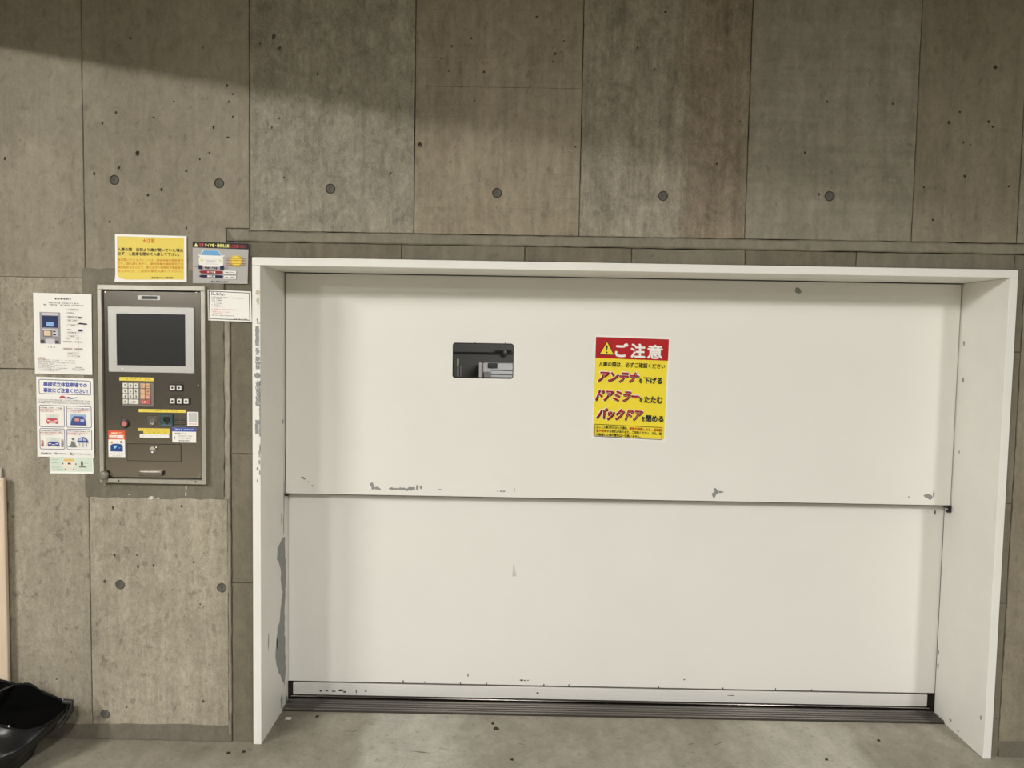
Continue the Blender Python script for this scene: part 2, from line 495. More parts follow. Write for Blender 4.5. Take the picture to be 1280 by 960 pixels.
G = .0014
cols = [(-2.78, -2.176, 'a'), (-1.576, -.9745, None), (-.9745, -.3785, 'b'), (-.3785, .2195, 'c'), (.2195, .8195, 'd'), (.8195, 1.4205, 'e'), (1.4205, 1.7995, 'f'), (1.7995, 2.40, 'e'), (2.40, 3.0, 'b')]
for i, (x0, x1, k) in enumerate(cols):
    if k is None or x0 < -2: continue
    if k == 'c':
        panel(rect(x0 + G, x1 - G, 1.914, 2.4362), PANEL_MATS[k], seed=i, amp=.0002, bev=.0006)
        panel(rect(x0 + G, x1 - G, 2.4368, 3.2), PANEL_MATS[k], seed=i + 30, amp=.0002, bev=.0006)
    else:
        panel(rect(x0 + G, x1 - G, 1.914, 3.2), PANEL_MATS[k], seed=i)
# panel above the control box, notched round the mortar band
panel([(-1.576 + G, 1.760), (-1.062, 1.760), (-1.062, 1.922), (-.9745 - G, 1.922), (-.9745 - G, 3.2), (-1.576 + G, 3.2)], PANEL_MATS['a'], seed=40)
# columns at the far end beside the board
panel(rect(-2.176, -1.576 - G, 1.733, 3.2), PANEL_MATS['a'], seed=41)
panel(rect(-2.176, -1.576 - G, 1.3975, 1.7322), PANEL_MATS['h'], seed=42, yf=.0012)
panel(rect(-2.176, -1.576 - G, .03, 1.3955), PANEL_MATS['h'], seed=43, bev=.0016)
panel(rect(-1.576 + G, -1.0605, .03, .935), PANEL_MATS['g'], seed=44)
panel(rect(-2.78, -2.18, .03, 3.2), PANEL_MATS['b'], seed=45)
# smooth mortar patched in round the control box
panel([(-1.588, .9235), (-1.0705, .9235), (-1.0705, 1.768), (-1.588, 1.768)], M_MORTAR, yf=-.0015, amp=.0030, step=.03, bev=.0025, seed=46, name='mortar_patch')
for i, (x, z, rx, rz) in enumerate([(-1.342, .927, .012, .008), (-1.317, .925, .007, .005), (-1.353, .925, .005, .004), (-1.423, .938, .005, .003), (-1.212, .968, .004, .012), (-1.214, .942, .004, .010)]):
    slab_geo(blob(x, z, rx, rz, 500 + i, 9, .4), -.0045, -.001, .001).build('plaster_crumb', M_PALEBIT, wall)
# thin proud strip of old concrete beside the door surround
panel([(-1.0690, .9235), (-1.0590, .9235), (-1.0590, .03), (-1.0490, .03), (-1.0490, 1.588), (-1.0690, 1.588)], M_STRIP, yf=-.003, amp=.0018, step=.03, seed=47, bev=.003, name='concrete_strip')
# mortar round the door frame, broken by cracks
for i, (z0, z1) in enumerate(((.0, .609), (.6105, 1.0945), (1.0960, 1.5885))):
    panel(rect(-1.0475, -.9625, z0, z1), M_MORTAR_D, yf=.005, amp=.0012, step=.03, seed=50 + i, bev=.002, name='mortar_block')
panel([(-1.069, 1.590), (-.9625, 1.590), (-.9625, 1.8185), (-1.04, 1.8185), (-1.069, 1.8185)], M_MORTAR_D, yf=.005, seed=55, name='mortar_block')
xs = [-1.069, -.423, .025, .413, .825, 1.227, 1.80, 2.4]
for i in range(len(xs) - 1):
    zb = 1.8195 if xs[i + 1] < 1.81 else 1.8195
    panel(rect(xs[i] + .0012, xs[i + 1] - .0012, zb, 1.8725 if i else 1.8725), M_MORTAR if i % 2 else M_MORTAR_D, yf=.004, amp=.0012, step=.03, seed=60 + i, bev=.002, name='mortar_block')
# sloped cap strip above the blocks with its chamfered start
panel([(-1.030, 1.8745), (2.4, 1.8745), (2.4, 1.912), (-.972, 1.912), (-.972, 1.920), (-1.060, 1.920)], M_MORTAR_L, yf=-.003, amp=.002, step=.05, seed=70, bev=.005, name='mortar_cap')
panel([(-1.069, 1.768), (-1.069, 1.8735), (-1.0335, 1.8735), (-1.0335, 1.82), (-1.069, 1.82)][1:] if False else rect(-1.0605, -1.0345, 1.8755, 1.9190), M_MORTAR, yf=.004, seed=71, name='mortar_block')
for i, (z0, z1) in enumerate(((.0, .1425), (.1435, .5855), (.5865, .9615), (.9628, 1.5205), (1.5218, 1.818))):
    panel(rect(1.8045, 1.8390, z0, z1), M_MORTAR, yf=.005, amp=.001, step=.03, seed=80 + i, bev=.002, name='mortar_block')
panel(rect(1.8410, 2.40, .03, 1.818), PANEL_MATS['f'], seed=90, yf=.0015, amp=.002, step=.03)
panel(rect(2.404, 3.0, .03, 1.872), PANEL_MATS['b'], seed=91)
mb = MB(); mb.box(3.0, 5.2, .0, .024, 0, 3.2); mb.build('concrete_panel', PANEL_MATS['a'], wall)
mb = MB(); mb.box(-5.2, -2.782, .0, .024, 0, 3.2); mb.build('concrete_panel', PANEL_MATS['a'], wall)

skirt = slab_geo(ragged([(-2.8, 0), (-1.0485, 0), (-1.0485, .0665), (-1.40, .0640), (-1.62, .058), (-2.8, .060)], .0025, .04, 99), -.0012, .024, .002).build('baseboard_front', M_SKIRT, origin=(0, 0, 0))
tag(skirt, 'dark mortar skirting along the foot of the concrete wall', 'baseboard', kind='structure')
skirt2 = slab_geo(ragged([(1.842, 0), (3.0, 0), (3.0, .062), (1.842, .062)], .0025, .04, 98), -.0012, .024, .002).build('baseboard_right', M_SKIRT, origin=(0, 0, 0))
tag(skirt2, 'dark mortar skirting beyond the door frame', 'baseboard', kind='structure')

# ------------------------------------------------------------------ door frame
FX0, FX1, FZ = -.962, 1.803, 1.8175
frame = empty('trim_1', (.42, 0, 0)); tag(frame, 'white painted steel frame round the big lifting door', 'door frame', kind='structure')
mb = MB(); mb.box(FX0, FX0 + .030, -.015, .325, .0, FZ - .030, .0015)
jl = mb.build('jamb', M_WHITE2, frame)
mb = MB(); mb.box(FX1 - .030, FX1, -.015, .325, .0, FZ - .030, .0015)
jr = mb.build('jamb', M_WHITE2, frame)
mb = MB(); mb.box(FX0, FX1, -.015, .274, FZ - .0295, FZ, .0015)
head = mb.build('head', M_WHITE2, frame)


def onwall(parent, name, polys, y, m_, th=.0004):
    for i, p in enumerate(polys):
        o = slab_geo(p, y - th - i * 3e-5, y, 0).build(name, m_, parent)
    return o


def onjamb(parent, name, polys, x, side, m_, th=.0004):
    """flat marks on a jamb's inner face; polygons in (y, z)"""
    for p in polys:
        mb = MB(); g = slab_geo(p, -th, 0, 0)
        mb.add([(x - v.y * side, v.x, v.z) for v in g.v], g.f)
        o = mb.build(name, m_, parent)
        b = bmesh.new(); b.from_mesh(o.data); bmesh.ops.recalc_face_normals(b, faces=b.faces[:]); b.to_mesh(o.data); b.free()
    return o


patch = [(0.242, 0.717), (0.183, 0.697), (0.175, 0.651), (0.222, 0.6), (0.233, 0.517), (0.253, 0.495), (0.233, 0.474), (0.221, 0.435), (0.209, 0.384), (0.182, 0.375), (0.155, 0.265), (0.17, 0.222), (0.22, 0.162), (0.273, 0.094), (0.289, 0.144), (0.281, 0.249), (0.273, 0.353), (0.282, 0.451), (0.294, 0.534), (0.29, 0.573), (0.282, 0.713)]
tag(onjamb(jl, 'bare_patch', [ragged(patch, .006, .02, 5)], FX0 + .030, 1, M_BARE), 'grey bare metal where the paint has peeled')
onjamb(jl, 'paint_chip', [blob(.268, .88, .006, .09, 1), blob(.262, .77, .006, .05, 2), blob(.235, .80, .006, .03, 3), blob(.07, .36, .006, .045, 4), blob(.175, .31, .010, .03, 6), blob(.285, 1.0, .004, .1, 7), blob(.255, 1.19, .008, .012, 8)], FX0 + .030, 1, M_BARE)
onjamb(jl, 'dark_scuff', [blob(.235, .045, .016, .035, 9), blob(.30, .02, .02, .022, 10)], FX0 + .030, 1, M_SCUFF if False else M_BARE)
xf = -.9625
grey = [ragged(rect(-.950, -.9365, 1.497, 1.567), .0014, .006, 1), ragged(rect(-.9490, -.9375, 1.462, 1.490), .0025, .005, 2), ragged(rect(-.9500, -.9345, 1.412, 1.458), .0026, .005, 3), circ(-.943, 1.388, .0112, 16, .10, random.Random(2)),
        ragged([(-.9500, 1.278), (-.9350, 1.276), (-.9340, 1.330), (-.9365, 1.352), (-.9345, 1.366), (-.9440, 1.371), (-.9500, 1.362), (-.9480, 1.330)], .0026, .005, 4),
        ragged(rect(-.9515, -.9375, 1.174, 1.226), .0016, .006, 5), ragged(rect(-.9365, -.9335, 1.165, 1.27), .0012, .006, 6)]
grey += [blob(-.937, 1.07, .004, .012, 16, 14, .6), blob(-.944, 1.045, .005, .008, 17, 14, .6), blob(-.936, 1.03, .003, .014, 18, 14, .6), blob(-.937, 1.10, .003, .02, 25, 14, .6), blob(-.945, .999, .003, .010, 26, 14, .6), blob(-.943, 1.59, .004, .008, 27, 14, .6)]
onwall(jl, 'paint_chip', grey, -.015, M_BARE)
rw = random.Random(9)
onwall(jl, 'paint_fleck', [blob(rw.uniform(-.949, -.937), rw.choice((rw.uniform(1.28, 1.365), rw.uniform(1.415, 1.456), rw.uniform(1.465, 1.49))), rw.uniform(.0012, .003), rw.uniform(.0015, .0045), 700 + i, 8, .6) for i in range(22)], -.0158, M_WHITE2)
onwall(jl, 'tape_residue', [blob(-.940, 1.69, .009, .012, 19), blob(-.940, 1.66, .008, .020, 20, k=.6), blob(-.939, 1.579, .008, .006, 21)], -.015, M_TAPE)
onwall(jl, 'dark_edge', [rect(-.9352, -.9328, 1.165, 1.335), blob(-.934, 1.36, .003, .012, 22), blob(-.934, 1.12, .002, .02, 23)], -.015, M_BARE_D)
onjamb(jr, 'paint_chip', [blob(.248, 1.551, .007, .013, 31), blob(.240, 1.406, .007, .014, 32), blob(.242, 1.118, .005, .010, 33), blob(.206, .037, .012, .006, 34), blob(.012, .146, .006, .012, 35), blob(.312, .215, .007, .016, 36), blob(.314, .27, .006, .012, 37), blob(.15, .02, .008, .004, 38)], FX1 - .030, -1, M_BARE)

# ------------------------------------------------------------------ lifting door
door = empty('door_1', (.42, .30, .02)); tag(door, 'white two-leaf lifting steel door of the parking lift', 'door', kind='structure')
JX0, JX1 = FX0 + .030, FX1 - .030
hole = rrect(-.2555, -.0105, 1.3765, 1.5185, .011, 4)
up_ = slab_geo(rect(JX0 + .004, JX1 - .004, .894, 1.7845), .278, .312, .0012, [(hole, .034, False)]).build('upper_panel', M_WHITE, door)
lo_ = slab_geo(rect(JX0 - .03, JX1 + .03, .0885, 1.02), .330, .362, .0012).build('lower_panel', M_WHITE, door)
# window: black gasket ring and pane
gk = MB()
n = len(hole); inn = inset(hole, .0032)
for i in range(n):
    j = (i + 1) % n
    k = len(gk.v)
    gk.v += [Vector((hole[i][0], .2775, hole[i][1])), Vector((hole[j][0], .2775, hole[j][1])), Vector((inn[j][0], .279, inn[j][1])), Vector((inn[i][0], .279, inn[i][1])),
             Vector((inn[j][0], .311, inn[j][1])), Vector((inn[i][0], .311, inn[i][1]))]
    gk.f += [(k, k + 1, k + 2, k + 3), (k + 3, k + 2, k + 4, k + 5)]
gk.build('gasket', M_SEAL, up_)
mb = MB(); mb.box(-.2565, -.0095, .296, .300, 1.3755, 1.5195); mb.build('window_pane', M_GLASS, up_)
mb = MB()
for x, z, r in ((-.166, 1.5207, .002), (-.045, 1.5203, .0013)): mb.box(x - r, x + r, .2768, .278, z - .002, z + .001)
mb.build('dark_speck', M_SEAL, up_)
# rubber edge under the upper leaf, end stops, dark strips added behind the leaves to block hall light
mb = MB(); mb.box(JX0 + .006, JX1 - .006, .282, .308, .8915, .8945); mb.build('edge_seal', M_SEAL, up_)
for x0, x1, hk in ((JX0 + .001, JX0 + .016, -1), (JX1 - .024, JX1 - .002, 1)):
    mb = MB(); mb.box(x0, x1, .272, .300, .884, .8945, .002); 
    if hk > 0:
        mb.box(x1 - .008, x1, .270, .285, .868, .8945, .002); mb.box(x0 + .004, x1, .270, .285, .866, .873, .002)
    mb.build('end_stop', M_SEAL, up_)
for x0, x1 in ((JX0 - .06, JX0 + .012), (JX1 - .012, JX1 + .06)):
    mb = MB(); mb.box(x0, x1, .366, .42, .0, 2.0); mb.build('side_gap_block', M_GAP_BLOCK, door)  # added dark post that keeps hall light out of the side gap
for x0, x1 in ((JX0 - .06, JX0 - .001), (JX1 + .001, JX1 + .06)):
    mb = MB(); mb.box(x0, x1, .3265, .3295, .0, 1.9); mb.build('side_gap_cover', M_DARKSTEEL, door)
mb = MB(); mb.box(JX0 - .06, JX1 + .06, .314, .328, .93, 1.00); mb.build('leaf_gap_block', M_SEAL, door)
mb = MB(); mb.box(JX0 - .06, JX1 + .06, .276, .33, 1.790, 1.90); mb.build('head_gap_block', M_SEAL, door)
# bottom rail
mb = MB(); mb.box(-.918, 1.7545, .345, .375, .0225, .0745, .002)
rail = mb.build('bottom_rail', M_RAIL, door)
mb = MB(); mb.box(JX0, JX1, .380, .40, .0, .12); mb.build('bottom_backing', M_SEAL, door)  # dark backing added so the gap round the bottom rail stays black
# chips in the paint
chip = [(-.5766, .9357, .007, .011), (-.572, .924, .006, .009), (-.558, .9225, .011, .006), (-.546, .918, .006, .004), (-.495, .9215, .012, .005), (-.478, .921, .009, .004), (-.463, .922, .011, .005), (-.448, .9215, .010, .006), (-.434, .918, .008, .005), (-.420, .9235, .012, .008), (-.407, .924, .008, .006), (-.392, .9275, .006, .011), (-.378, .9293, .005, .007),
        (-.0529, .9191, .004, .004), (-.065, .919, .003, .003), (-.04, .9185, .006, .004), (-.3, .922, .007, .002), (.002, .925, .002, .008),
        (.812, .921, .010, .011), (.822, .932, .011, .010), (.816, .943, .007, .006), (.838, .9325, .012, .004),
        (1.674, .932, .013, .011), (1.686, .926, .008, .009), (1.700, .940, .003, .014), (1.600, .926, .003, .003),
        (1.1178, 1.750, .012, .011), (1.124, 1.745, .008, .007), (-.8598, .960, .008, .003), (-.852, .956, .005, .004), (-.835, .943, .005, .002), (-.8175, .9275, .006, .003)]
onwall(up_, 'paint_chip', [blob(x, z, rx * 1.25, rz * 1.25, 100 + i, 10) for i, (x, z, rx, rz) in enumerate(chip)], .278, M_BARE)
low = [(.0466, .1100, .008, .003), (.060, .1095, .004, .003), (.0734, .110, .003, .003), (-.1785, .127, .003, .008), (.727, .126, .004, .002), (1.738, .855, .003, .010), (-.45, .094, .003, .006), (-.36, .094, .003, .003), (-.21, .092, .002, .006), (-.10, .092, .002, .005), (.14, .0915, .0022, .006), (.245, .0915, .0022, .007), (.62, .0915, .0022, .006), (.89, .0915, .0022, .005), (1.11, .0915, .0022, .006), (1.26, .0915, .003, .004)]
onwall(lo_, 'paint_chip', [blob(x, z, rx * 1.3, rz * 1.3, 150 + i, 8) for i, (x, z, rx, rz) in enumerate(low)], .330, M_BARE_D)
onwall(lo_, 'pale_scuff', [[(.000, .552), (.019, .552), (.012, .575), (.007, .605), (.003, .605)]], .330, M_SCUFF)
onwall(rail, 'paint_chip', [blob(x, z, rx, rz, 180 + i, 8) for i, (x, z, rx, rz) in enumerate([(-.80, .040, .006, .004), (-.775, .042, .008, .004), (-.745, .040, .012, .003), (-.715, .044, .014, .007), (-.70, .038, .010, .005), (-.65, .041, .003, .010), (-.61, .043, .006, .004), (.115, .050, .008, .004), (.93, .055, .02, .002)])], .345, M_BARE_D)

# sill: ribbed steel tread
prof = [(.244, .0), (.244, .006)]
for i in range(5):
    y = .248 + i * .0185
    prof += [(y, .0075), (y + .002, .0115), (y + .009, .0125), (y + .0105, .0060), (y + .0165, .0055)]
prof += [(.342, .006), (.378, .006), (.378, .0)]
mb = MB()
X0, X1 = JX0 + .001, JX1 - .001
mb.v = [Vector((X0, y, z)) for y, z in prof] + [Vector((X1, y, z)) for y, z in prof]
k = len(prof)
mb.f = [(i, i + 1, k + i + 1, k + i) for i in range(k - 1)] + [tuple(range(k)), tuple(reversed(range(k, 2 * k)))]
sill = mb.build('trim_2', M_SILL, origin=(.42, .3, 0)); tag(sill, 'ribbed steel sill under the white lifting door', 'sill', kind='structure')
mb = MB(); mb.box(X0, X1, .3425, .377, .0062, .0205, .0062, 5)
tag(mb.build('sill_lip', M_LIP, sill), 'polished steel lip')

# ------------------------------------------------------------------ lift hall seen through the door window
for nm, lb, b in (('wall_hall_back', 'dark grey back wall of the parking lift hall', (-2.2, 2.8, 2.30, 2.42, -.12, 1.428)), ('trim_3', 'dark grey beam along the back wall of the lift hall', (-2.2, 2.8, 2.285, 2.42, 1.4285, 3.0)), ('wall_hall_left', 'side wall of the lift hall beyond the white post', (-2.3, -2.2, .245, 2.42, -.12, 3.0)), ('wall_hall_right', 'side wall of the lift hall beyond the cabinet', (2.8, 2.9, .245, 2.42, -.12, 3.0)), ('ceiling_hall', 'roof slab of the lift hall', (-2.3, 2.9, .165, 2.42, 3.0, 3.1)), ('floor_hall', 'floor of the lift hall', (-2.2, 2.8, .42, 2.285, -.12, -.02))):
    mb = MB(); mb.box(*b)
    tag(mb.build(nm, M_HALL, origin=((b[0] + b[1]) / 2, (b[2] + b[3]) / 2, b[4])), lb, kind='structure')
mb = MB(); mb.box(-1.05, 1.9, .165, .24, 1.93, 3.0); mb.build('hall_lining', M_HALL, wall)
mb = MB(); mb.box(-2.3, -1.05, .165, .24, 0, 3.0); mb.build('hall_lining', M_HALL, wall)
mb = MB(); mb.box(1.9, 2.9, .165, .24, 0, 3.0); mb.build('hall_lining', M_HALL, wall)
pipe = empty('wall_pipe', (-.2, 2.25, 1.43)); tag(pipe, 'thin dark pipe with a round valve behind the door window', 'pipe')
mb = MB(); mb.tube([(-2.1, 2.272, 1.4335), (2.7, 2.272, 1.446)], .006, 8); mb.build('pipe_run', M_BLACK, pipe)
mb = MB(); mb.lathe(-.076, 1.4425, [(.003, 2.22), (.016, 2.222), (.020, 2.232), (.016, 2.244), (.008, 2.25), (.008, 2.28)], 14); mb.tube([(-.14, 2.235, 1.452), (-.03, 2.235, 1.455)], .006, 6)
mb.build('valve', M_BLACK, pipe)
post = empty('steel_post', (-.355, 2.02, -.02)); tag(post, 'slim steel post with pale tip behind the door window', 'post')
mb = MB(); mb.box(-.369, -.357, 2.0, 2.02, -.02, 1.362); mb.box(-.349, -.343, 2.0, 2.02, -.02, 1.362); mb.box(-.369, -.343, 2.02, 2.03, -.02, 1.355); mb.build('channel', M_HALLS, post)
mb = MB(); mb.box(-.371, -.359, 2.0, 2.016, 1.362, 1.405, .002); mb.build('tip', M_HALLY, post)
cab = empty('machine_cabinet', (.3, 2.05, -.02)); tag(cab, 'pale steel machine cabinet with brown edge behind the door window', 'cabinet')
mb = MB(); mb.box(-.206, .9, 2.0, 2.2, -.02, 1.382, .003); mb.build('body', M_HALLW, cab)
mb = MB(); mb.box(-.231, -.214, 1.998, 2.2, -.02, 1.383); mb.build('trim_white', M_HALLW, cab)
mb = MB(); mb.box(-.215, -.2055, 1.996, 2.2, -.02, 1.3825); mb.build('trim_brown', M_HALLB, cab)
mb = MB(); mb.box(-.175, -.116, 1.988, 2.0, 1.351, 1.381, .002); mb.build('dark_plate', M_BLACK, cab)
mb = MB(); mb.box(-.200, -.157, 1.975, 2.0, .9, 1.3275, .002); mb.build('grey_box', M_HALLG, cab)
for z in (1.345, 1.318, 1.300, 1.288):
    mb = MB(); mb.box(-.155, .9, 1.982, 2.0, z - .006, z + .002, .002); mb.build('slat', M_HALLW, cab)
hl = bpy.data.lights.new('hall_fill_light', 'AREA'); hl.shape = 'RECTANGLE'; hl.size = .5; hl.size_y = .2; hl.energy = HALL_FILL; hl.color = (1, .97, .93)  # added fill so the hall shows through the door window
hlo = bpy.data.objects.new('hall_fill_light', hl); hlo.location = (.2, .75, 1.75); hlo.rotation_euler = (math.radians(84), 0, 0); COL.objects.link(hlo)

# ------------------------------------------------------------------ printed sheets
_glyph = {}


def text_geo(s, bold=0.0):
    """outline lettering as triangles; a bold line overlays shifted copies of each glyph"""
    k = (s, bold)
    if k not in _glyph:
        c = bpy.data.curves.new('t', 'FONT'); c.body = s; c.resolution_u = 2
        o = bpy.data.objects.new('t', c); COL.objects.link(o)
        dg = bpy.context.evaluated_depsgraph_get()
        me = bpy.data.meshes.new_from_object(o.evaluated_get(dg))
        v0 = [(v.co.x, v.co.y) for v in me.vertices]; f0 = [tuple(p.vertices) for p in me.polygons]
        bpy.data.objects.remove(o); bpy.data.meshes.remove(me); bpy.data.curves.remove(c)
        vs = []; fs = []
        sh = [(0, 0)] if bold <= 0 else [(bold * math.cos(a * math.pi / 3 + .5), bold * math.sin(a * math.pi / 3 + .5)) for a in range(6)]
        for q, (dx, dy) in enumerate(sh):
            n = len(vs); vs += [(x + dx, y + dy, q * 3e-5) for x, y in v0]; fs += [tuple(i + n for i in f) for f in f0]
        _glyph[k] = (vs, fs)
    return _glyph[k]


class Sheet:
    """flat sheet given by its four corners (x, z) at depth y; prints are laid on it in u (across), v (down)"""
    def __init__(s, name, corners, y, m_, th=.0006, parent=None, curl=0.0):
        s.c = [Vector(c) for c in corners]; s.y = y; s.lv = 0; s.curl = curl
        TL, TR, BR, BL = s.c
        s.asp = ((TR - TL).length + (BR - BL).length) / ((BL - TL).length + (BR - TR).length)
        org = None
        if parent is None:
            q = (BL + BR) / 2; org = (q.x, y, q.y)
        n = 12 if curl else 1
        mb = MB()
        for d in (0, th):
            for j in range(n + 1):
                for i in range(n + 1):
                    p = s.pt(i / n, j / n, 0); mb.v.append(Vector((p.x, p.y + d, p.z)))
        N = (n + 1) * (n + 1)
        for j in range(n):
            for i in range(n):
                a = j * (n + 1) + i
                mb.f += [(a, a + n + 1, a + n + 2, a + 1), (N + a, N + a + 1, N + a + n + 2, N + a + n + 1)]
        for i in range(n):
            a, b = i, i + 1; mb.f.append((a, b, N + b, N + a))
            a, b = n * (n + 1) + i, n * (n + 1) + i + 1; mb.f.append((b, a, N + a, N + b))
            a, b = i * (n + 1), (i + 1) * (n + 1); mb.f.append((b, a, N + a, N + b))
            a, b = i * (n + 1) + n, (i + 1) * (n + 1) + n; mb.f.append((a, b, N + b, N + a))
        s.o = mb.build(name, m_, parent, org)

    def pt(s, u, v, lift):
        TL, TR, BR, BL = s.c
        q = TL * ((1 - u) * (1 - v)) + TR * (u * (1 - v)) + BR * (u * v) + BL * ((1 - u) * v)
        k = s.curl * (max(0, (1 - u) + v - 1.79) ** 2) * 16
        return Vector((q.x, s.y - lift - k, q.y))

    def ink(s, name, m_, polys=(), texts=(), label=None):
        """one layer of print; later layers lie over earlier ones"""
        s.lv += 1; L = .00022 * s.lv
        items = [('p', p) for p in polys] + [('t', t) for t in texts]
        if len(items) > 12:
            o = s._lay(name, m_, items, L); o['kind'] = 'stuff'; return tag(o, label)
        for it in items: o = tag(s._lay(name, m_, [it], L), label)
        return o

    def _lay(s, name, m_, items, L):
        vs = []; fs = []
        for kind, p in items:
            if kind == 't': continue
            if isinstance(p, Ring):
                k = len(vs); q = len(p.a); vs += [s.pt(u, v, L) for u, v in p.a] + [s.pt(u, v, L) for u, v in p.b]
                fs += [(k + i, k + q + i, k + q + (i + 1) % q, k + (i + 1) % q) for i in range(q)]
                continue
            if area2(p) > 0: p = p[::-1]
            k = len(vs); vs += [s.pt(u, v, L) for u, v in p]
            t = tessellate_polygon([[Vector((u, v, 0)) for u, v in p]]) if len(p) > 4 else [tuple(range(len(p)))]
            for q in t:
                q = tuple(q)
                a, b, c = (p[q[0]], p[q[1]], p[q[2]])
                if (b[0] - a[0]) * (c[1] - a[1]) - (b[1] - a[1]) * (c[0] - a[0]) > 0: q = q[::-1]
                fs.append(tuple(k + i for i in q))
        for kind, tx in items:
            if kind == 'p': continue
            st, u0, v0, u1, v1 = tx[:5]; bold = tx[5] if len(tx) > 5 else 0.0; sl = tx[6] if len(tx) > 6 else 0.0
            gv, gf = text_geo(st, bold)
            x0, x1 = min(p[0] for p in gv), max(p[0] for p in gv); y0, y1 = min(p[1] for p in gv), max(p[1] for p in gv)
            k = len(vs)
            for x, y, lf in gv:
                fy = (y - y0) / (y1 - y0); fx = (x - x0) / (x1 - x0)
                vs.append(s.pt(u0 + (u1 - u0) * fx + sl * (fy - .5), v1 + (v0 - v1) * fy, L + lf))
            fs += [tuple(k + i for i in f) for f in gf]
        return raw(name, vs, fs, m_, s.o)


class Ring:
    """outline between two loops of equal length"""
    def __init__(s, a, b): s.a = a; s.b = b


def R4(u0, v0, u1, v1): return [(u0, v0), (u1, v0), (u1, v1), (u0, v1)]


def box4(u0, v0, u1, v1, t, asp=1.0):
    """outline of a rectangle"""
    tv = t * asp
    return [Ring(R4(u0, v0, u1, v1), R4(u0 + t, v0 + tv, u1 - t, v1 - tv))]


def greek(u0, v0, u1, v1, n, seed, fill=.75, gap=.12):
    """a line of print too small to read: a row of n marks"""
    r = random.Random(seed); out = []; st = (u1 - u0) / n
    for i in range(n):
        if r.random() < gap: continue
        a = u0 + st * i; h = (v1 - v0) * r.uniform(.65, 1.0); c = (v0 + v1) / 2
        wd = st * fill * r.uniform(.6, 1.0)
        if r.random() < .5:
            out.append(R4(a, c - h / 2, a + wd, c + h / 2))
        else:
            out += [R4(a, c - h / 2, a + wd, c - h / 6), R4(a + wd * .3, c - h / 6, a + wd * .65, c + h / 2)]
    return out


def tri(cx, v0, v1, hw): return [(cx, v0), (cx + hw, v1), (cx - hw, v1)]


def ell(cx, cv, ru, rv, n=20, a0=0, a1=360): return [(cx + ru * math.cos(math.radians(a0 + (a1 - a0) * i / n)), cv + rv * math.sin(math.radians(a0 + (a1 - a0) * i / n))) for i in range(n if a1 - a0 >= 360 else n + 1)]


# --- caution sign on the door
sg = Sheet('caution_sign', [(.315, 1.559), (.6165, 1.5535), (.6100, 1.1335), (.3110, 1.1440)], .2772, WHITE, .0008)
tag(sg.o, 'red and yellow caution sign stuck on the white lifting door', 'sign')
YEL = ink(242, 220, 58); RED = ink(176, 22, 30); DKRED = ink(150, 18, 28); SHD = ink(70, 20, 24)
sg.ink('yellow_field', YEL, [R4(.012, .22, .975, .978)])
sg.ink('red_band', RED, [R4(.012, .018, .982, .222)])
sg.ink('triangle_edge', BLACK, [tri(.162, .052, .191, .108)])
sg.ink('warning_triangle', YEL, [tri(.162, .066, .184, .092)])
sg.ink('exclamation_mark', BLACK, [[(.150, .097), (.174, .097), (.167, .148), (.157, .148)], ell(.162, .164, .011, .0085, 10)])
sg.ink('headline', WHITE, (), [('ご', .270, .068, .448, .205, .035), ('注', .478, .068, .675, .207, .035), ('意', .700, .073, .905, .210, .030)], 'white headline lettering')
sg.ink('lettering_line', BLACK, (), [('入庫の際は、必ずご確認ください', .06, .252, .945, .302, .02)])
bigs = [('アンテナ', .065, .345, .590, .447), ('ドアミラー', .050, .527, .612, .632), ('バックドア', .065, .700, .655, .815)]
sg.ink('keyword_glow', WHITE, (), [(t, a - .012, b - .008, c + .012, d + .008, .075, .05) for t, a, b, c, d in bigs])
sg.ink('keyword_shadow', SHD, (), [(t, a + .010, b + .007, c + .012, d + .008, .045, .05) for t, a, b, c, d in bigs])
sg.ink('keyword_rim', WHITE, (), [(t, a - .004, b - .002, c + .003, d + .001, .050, .05) for t, a, b, c, d in bigs])
sg.ink('keyword', ink(170, 20, 32), (), [(t, a, b, c, d, .034, .05) for t, a, b, c, d in bigs], 'dark red keyword lettering')
sg.ink('lettering_line', ink(25, 38, 48), (), [('を', .605, .400, .652, .448, .03), ('下げる', .662, .385, .918, .450, .04), ('を', .620, .584, .668, .632, .03), ('たたむ', .682, .568, .930, .636, .04), ('を', .660, .766, .705, .813, .03), ('閉める', .715, .752, .955, .816, .04)])
sg.ink('printed_frame', ink(80, 70, 20), box4(.035, .862, .945, .984, .006, .72))
sg.ink('small_print', BLACK, (), [('正しく入庫されなかった場合、', .055, .873, .48, .903, .02), ('する恐れがあります。ご注意ください。また、車', .20, .911, .935, .940, .02), ('が破損した際の責任は一切負いません。', .055, .948, .66, .977, .02)])
sg.ink('small_print', ink(180, 50, 20), (), [('車両が破損したり、駐車装', .50, .875, .935, .905, .02), ('置が故障', .055, .910, .195, .939, .02)], 'red small print')

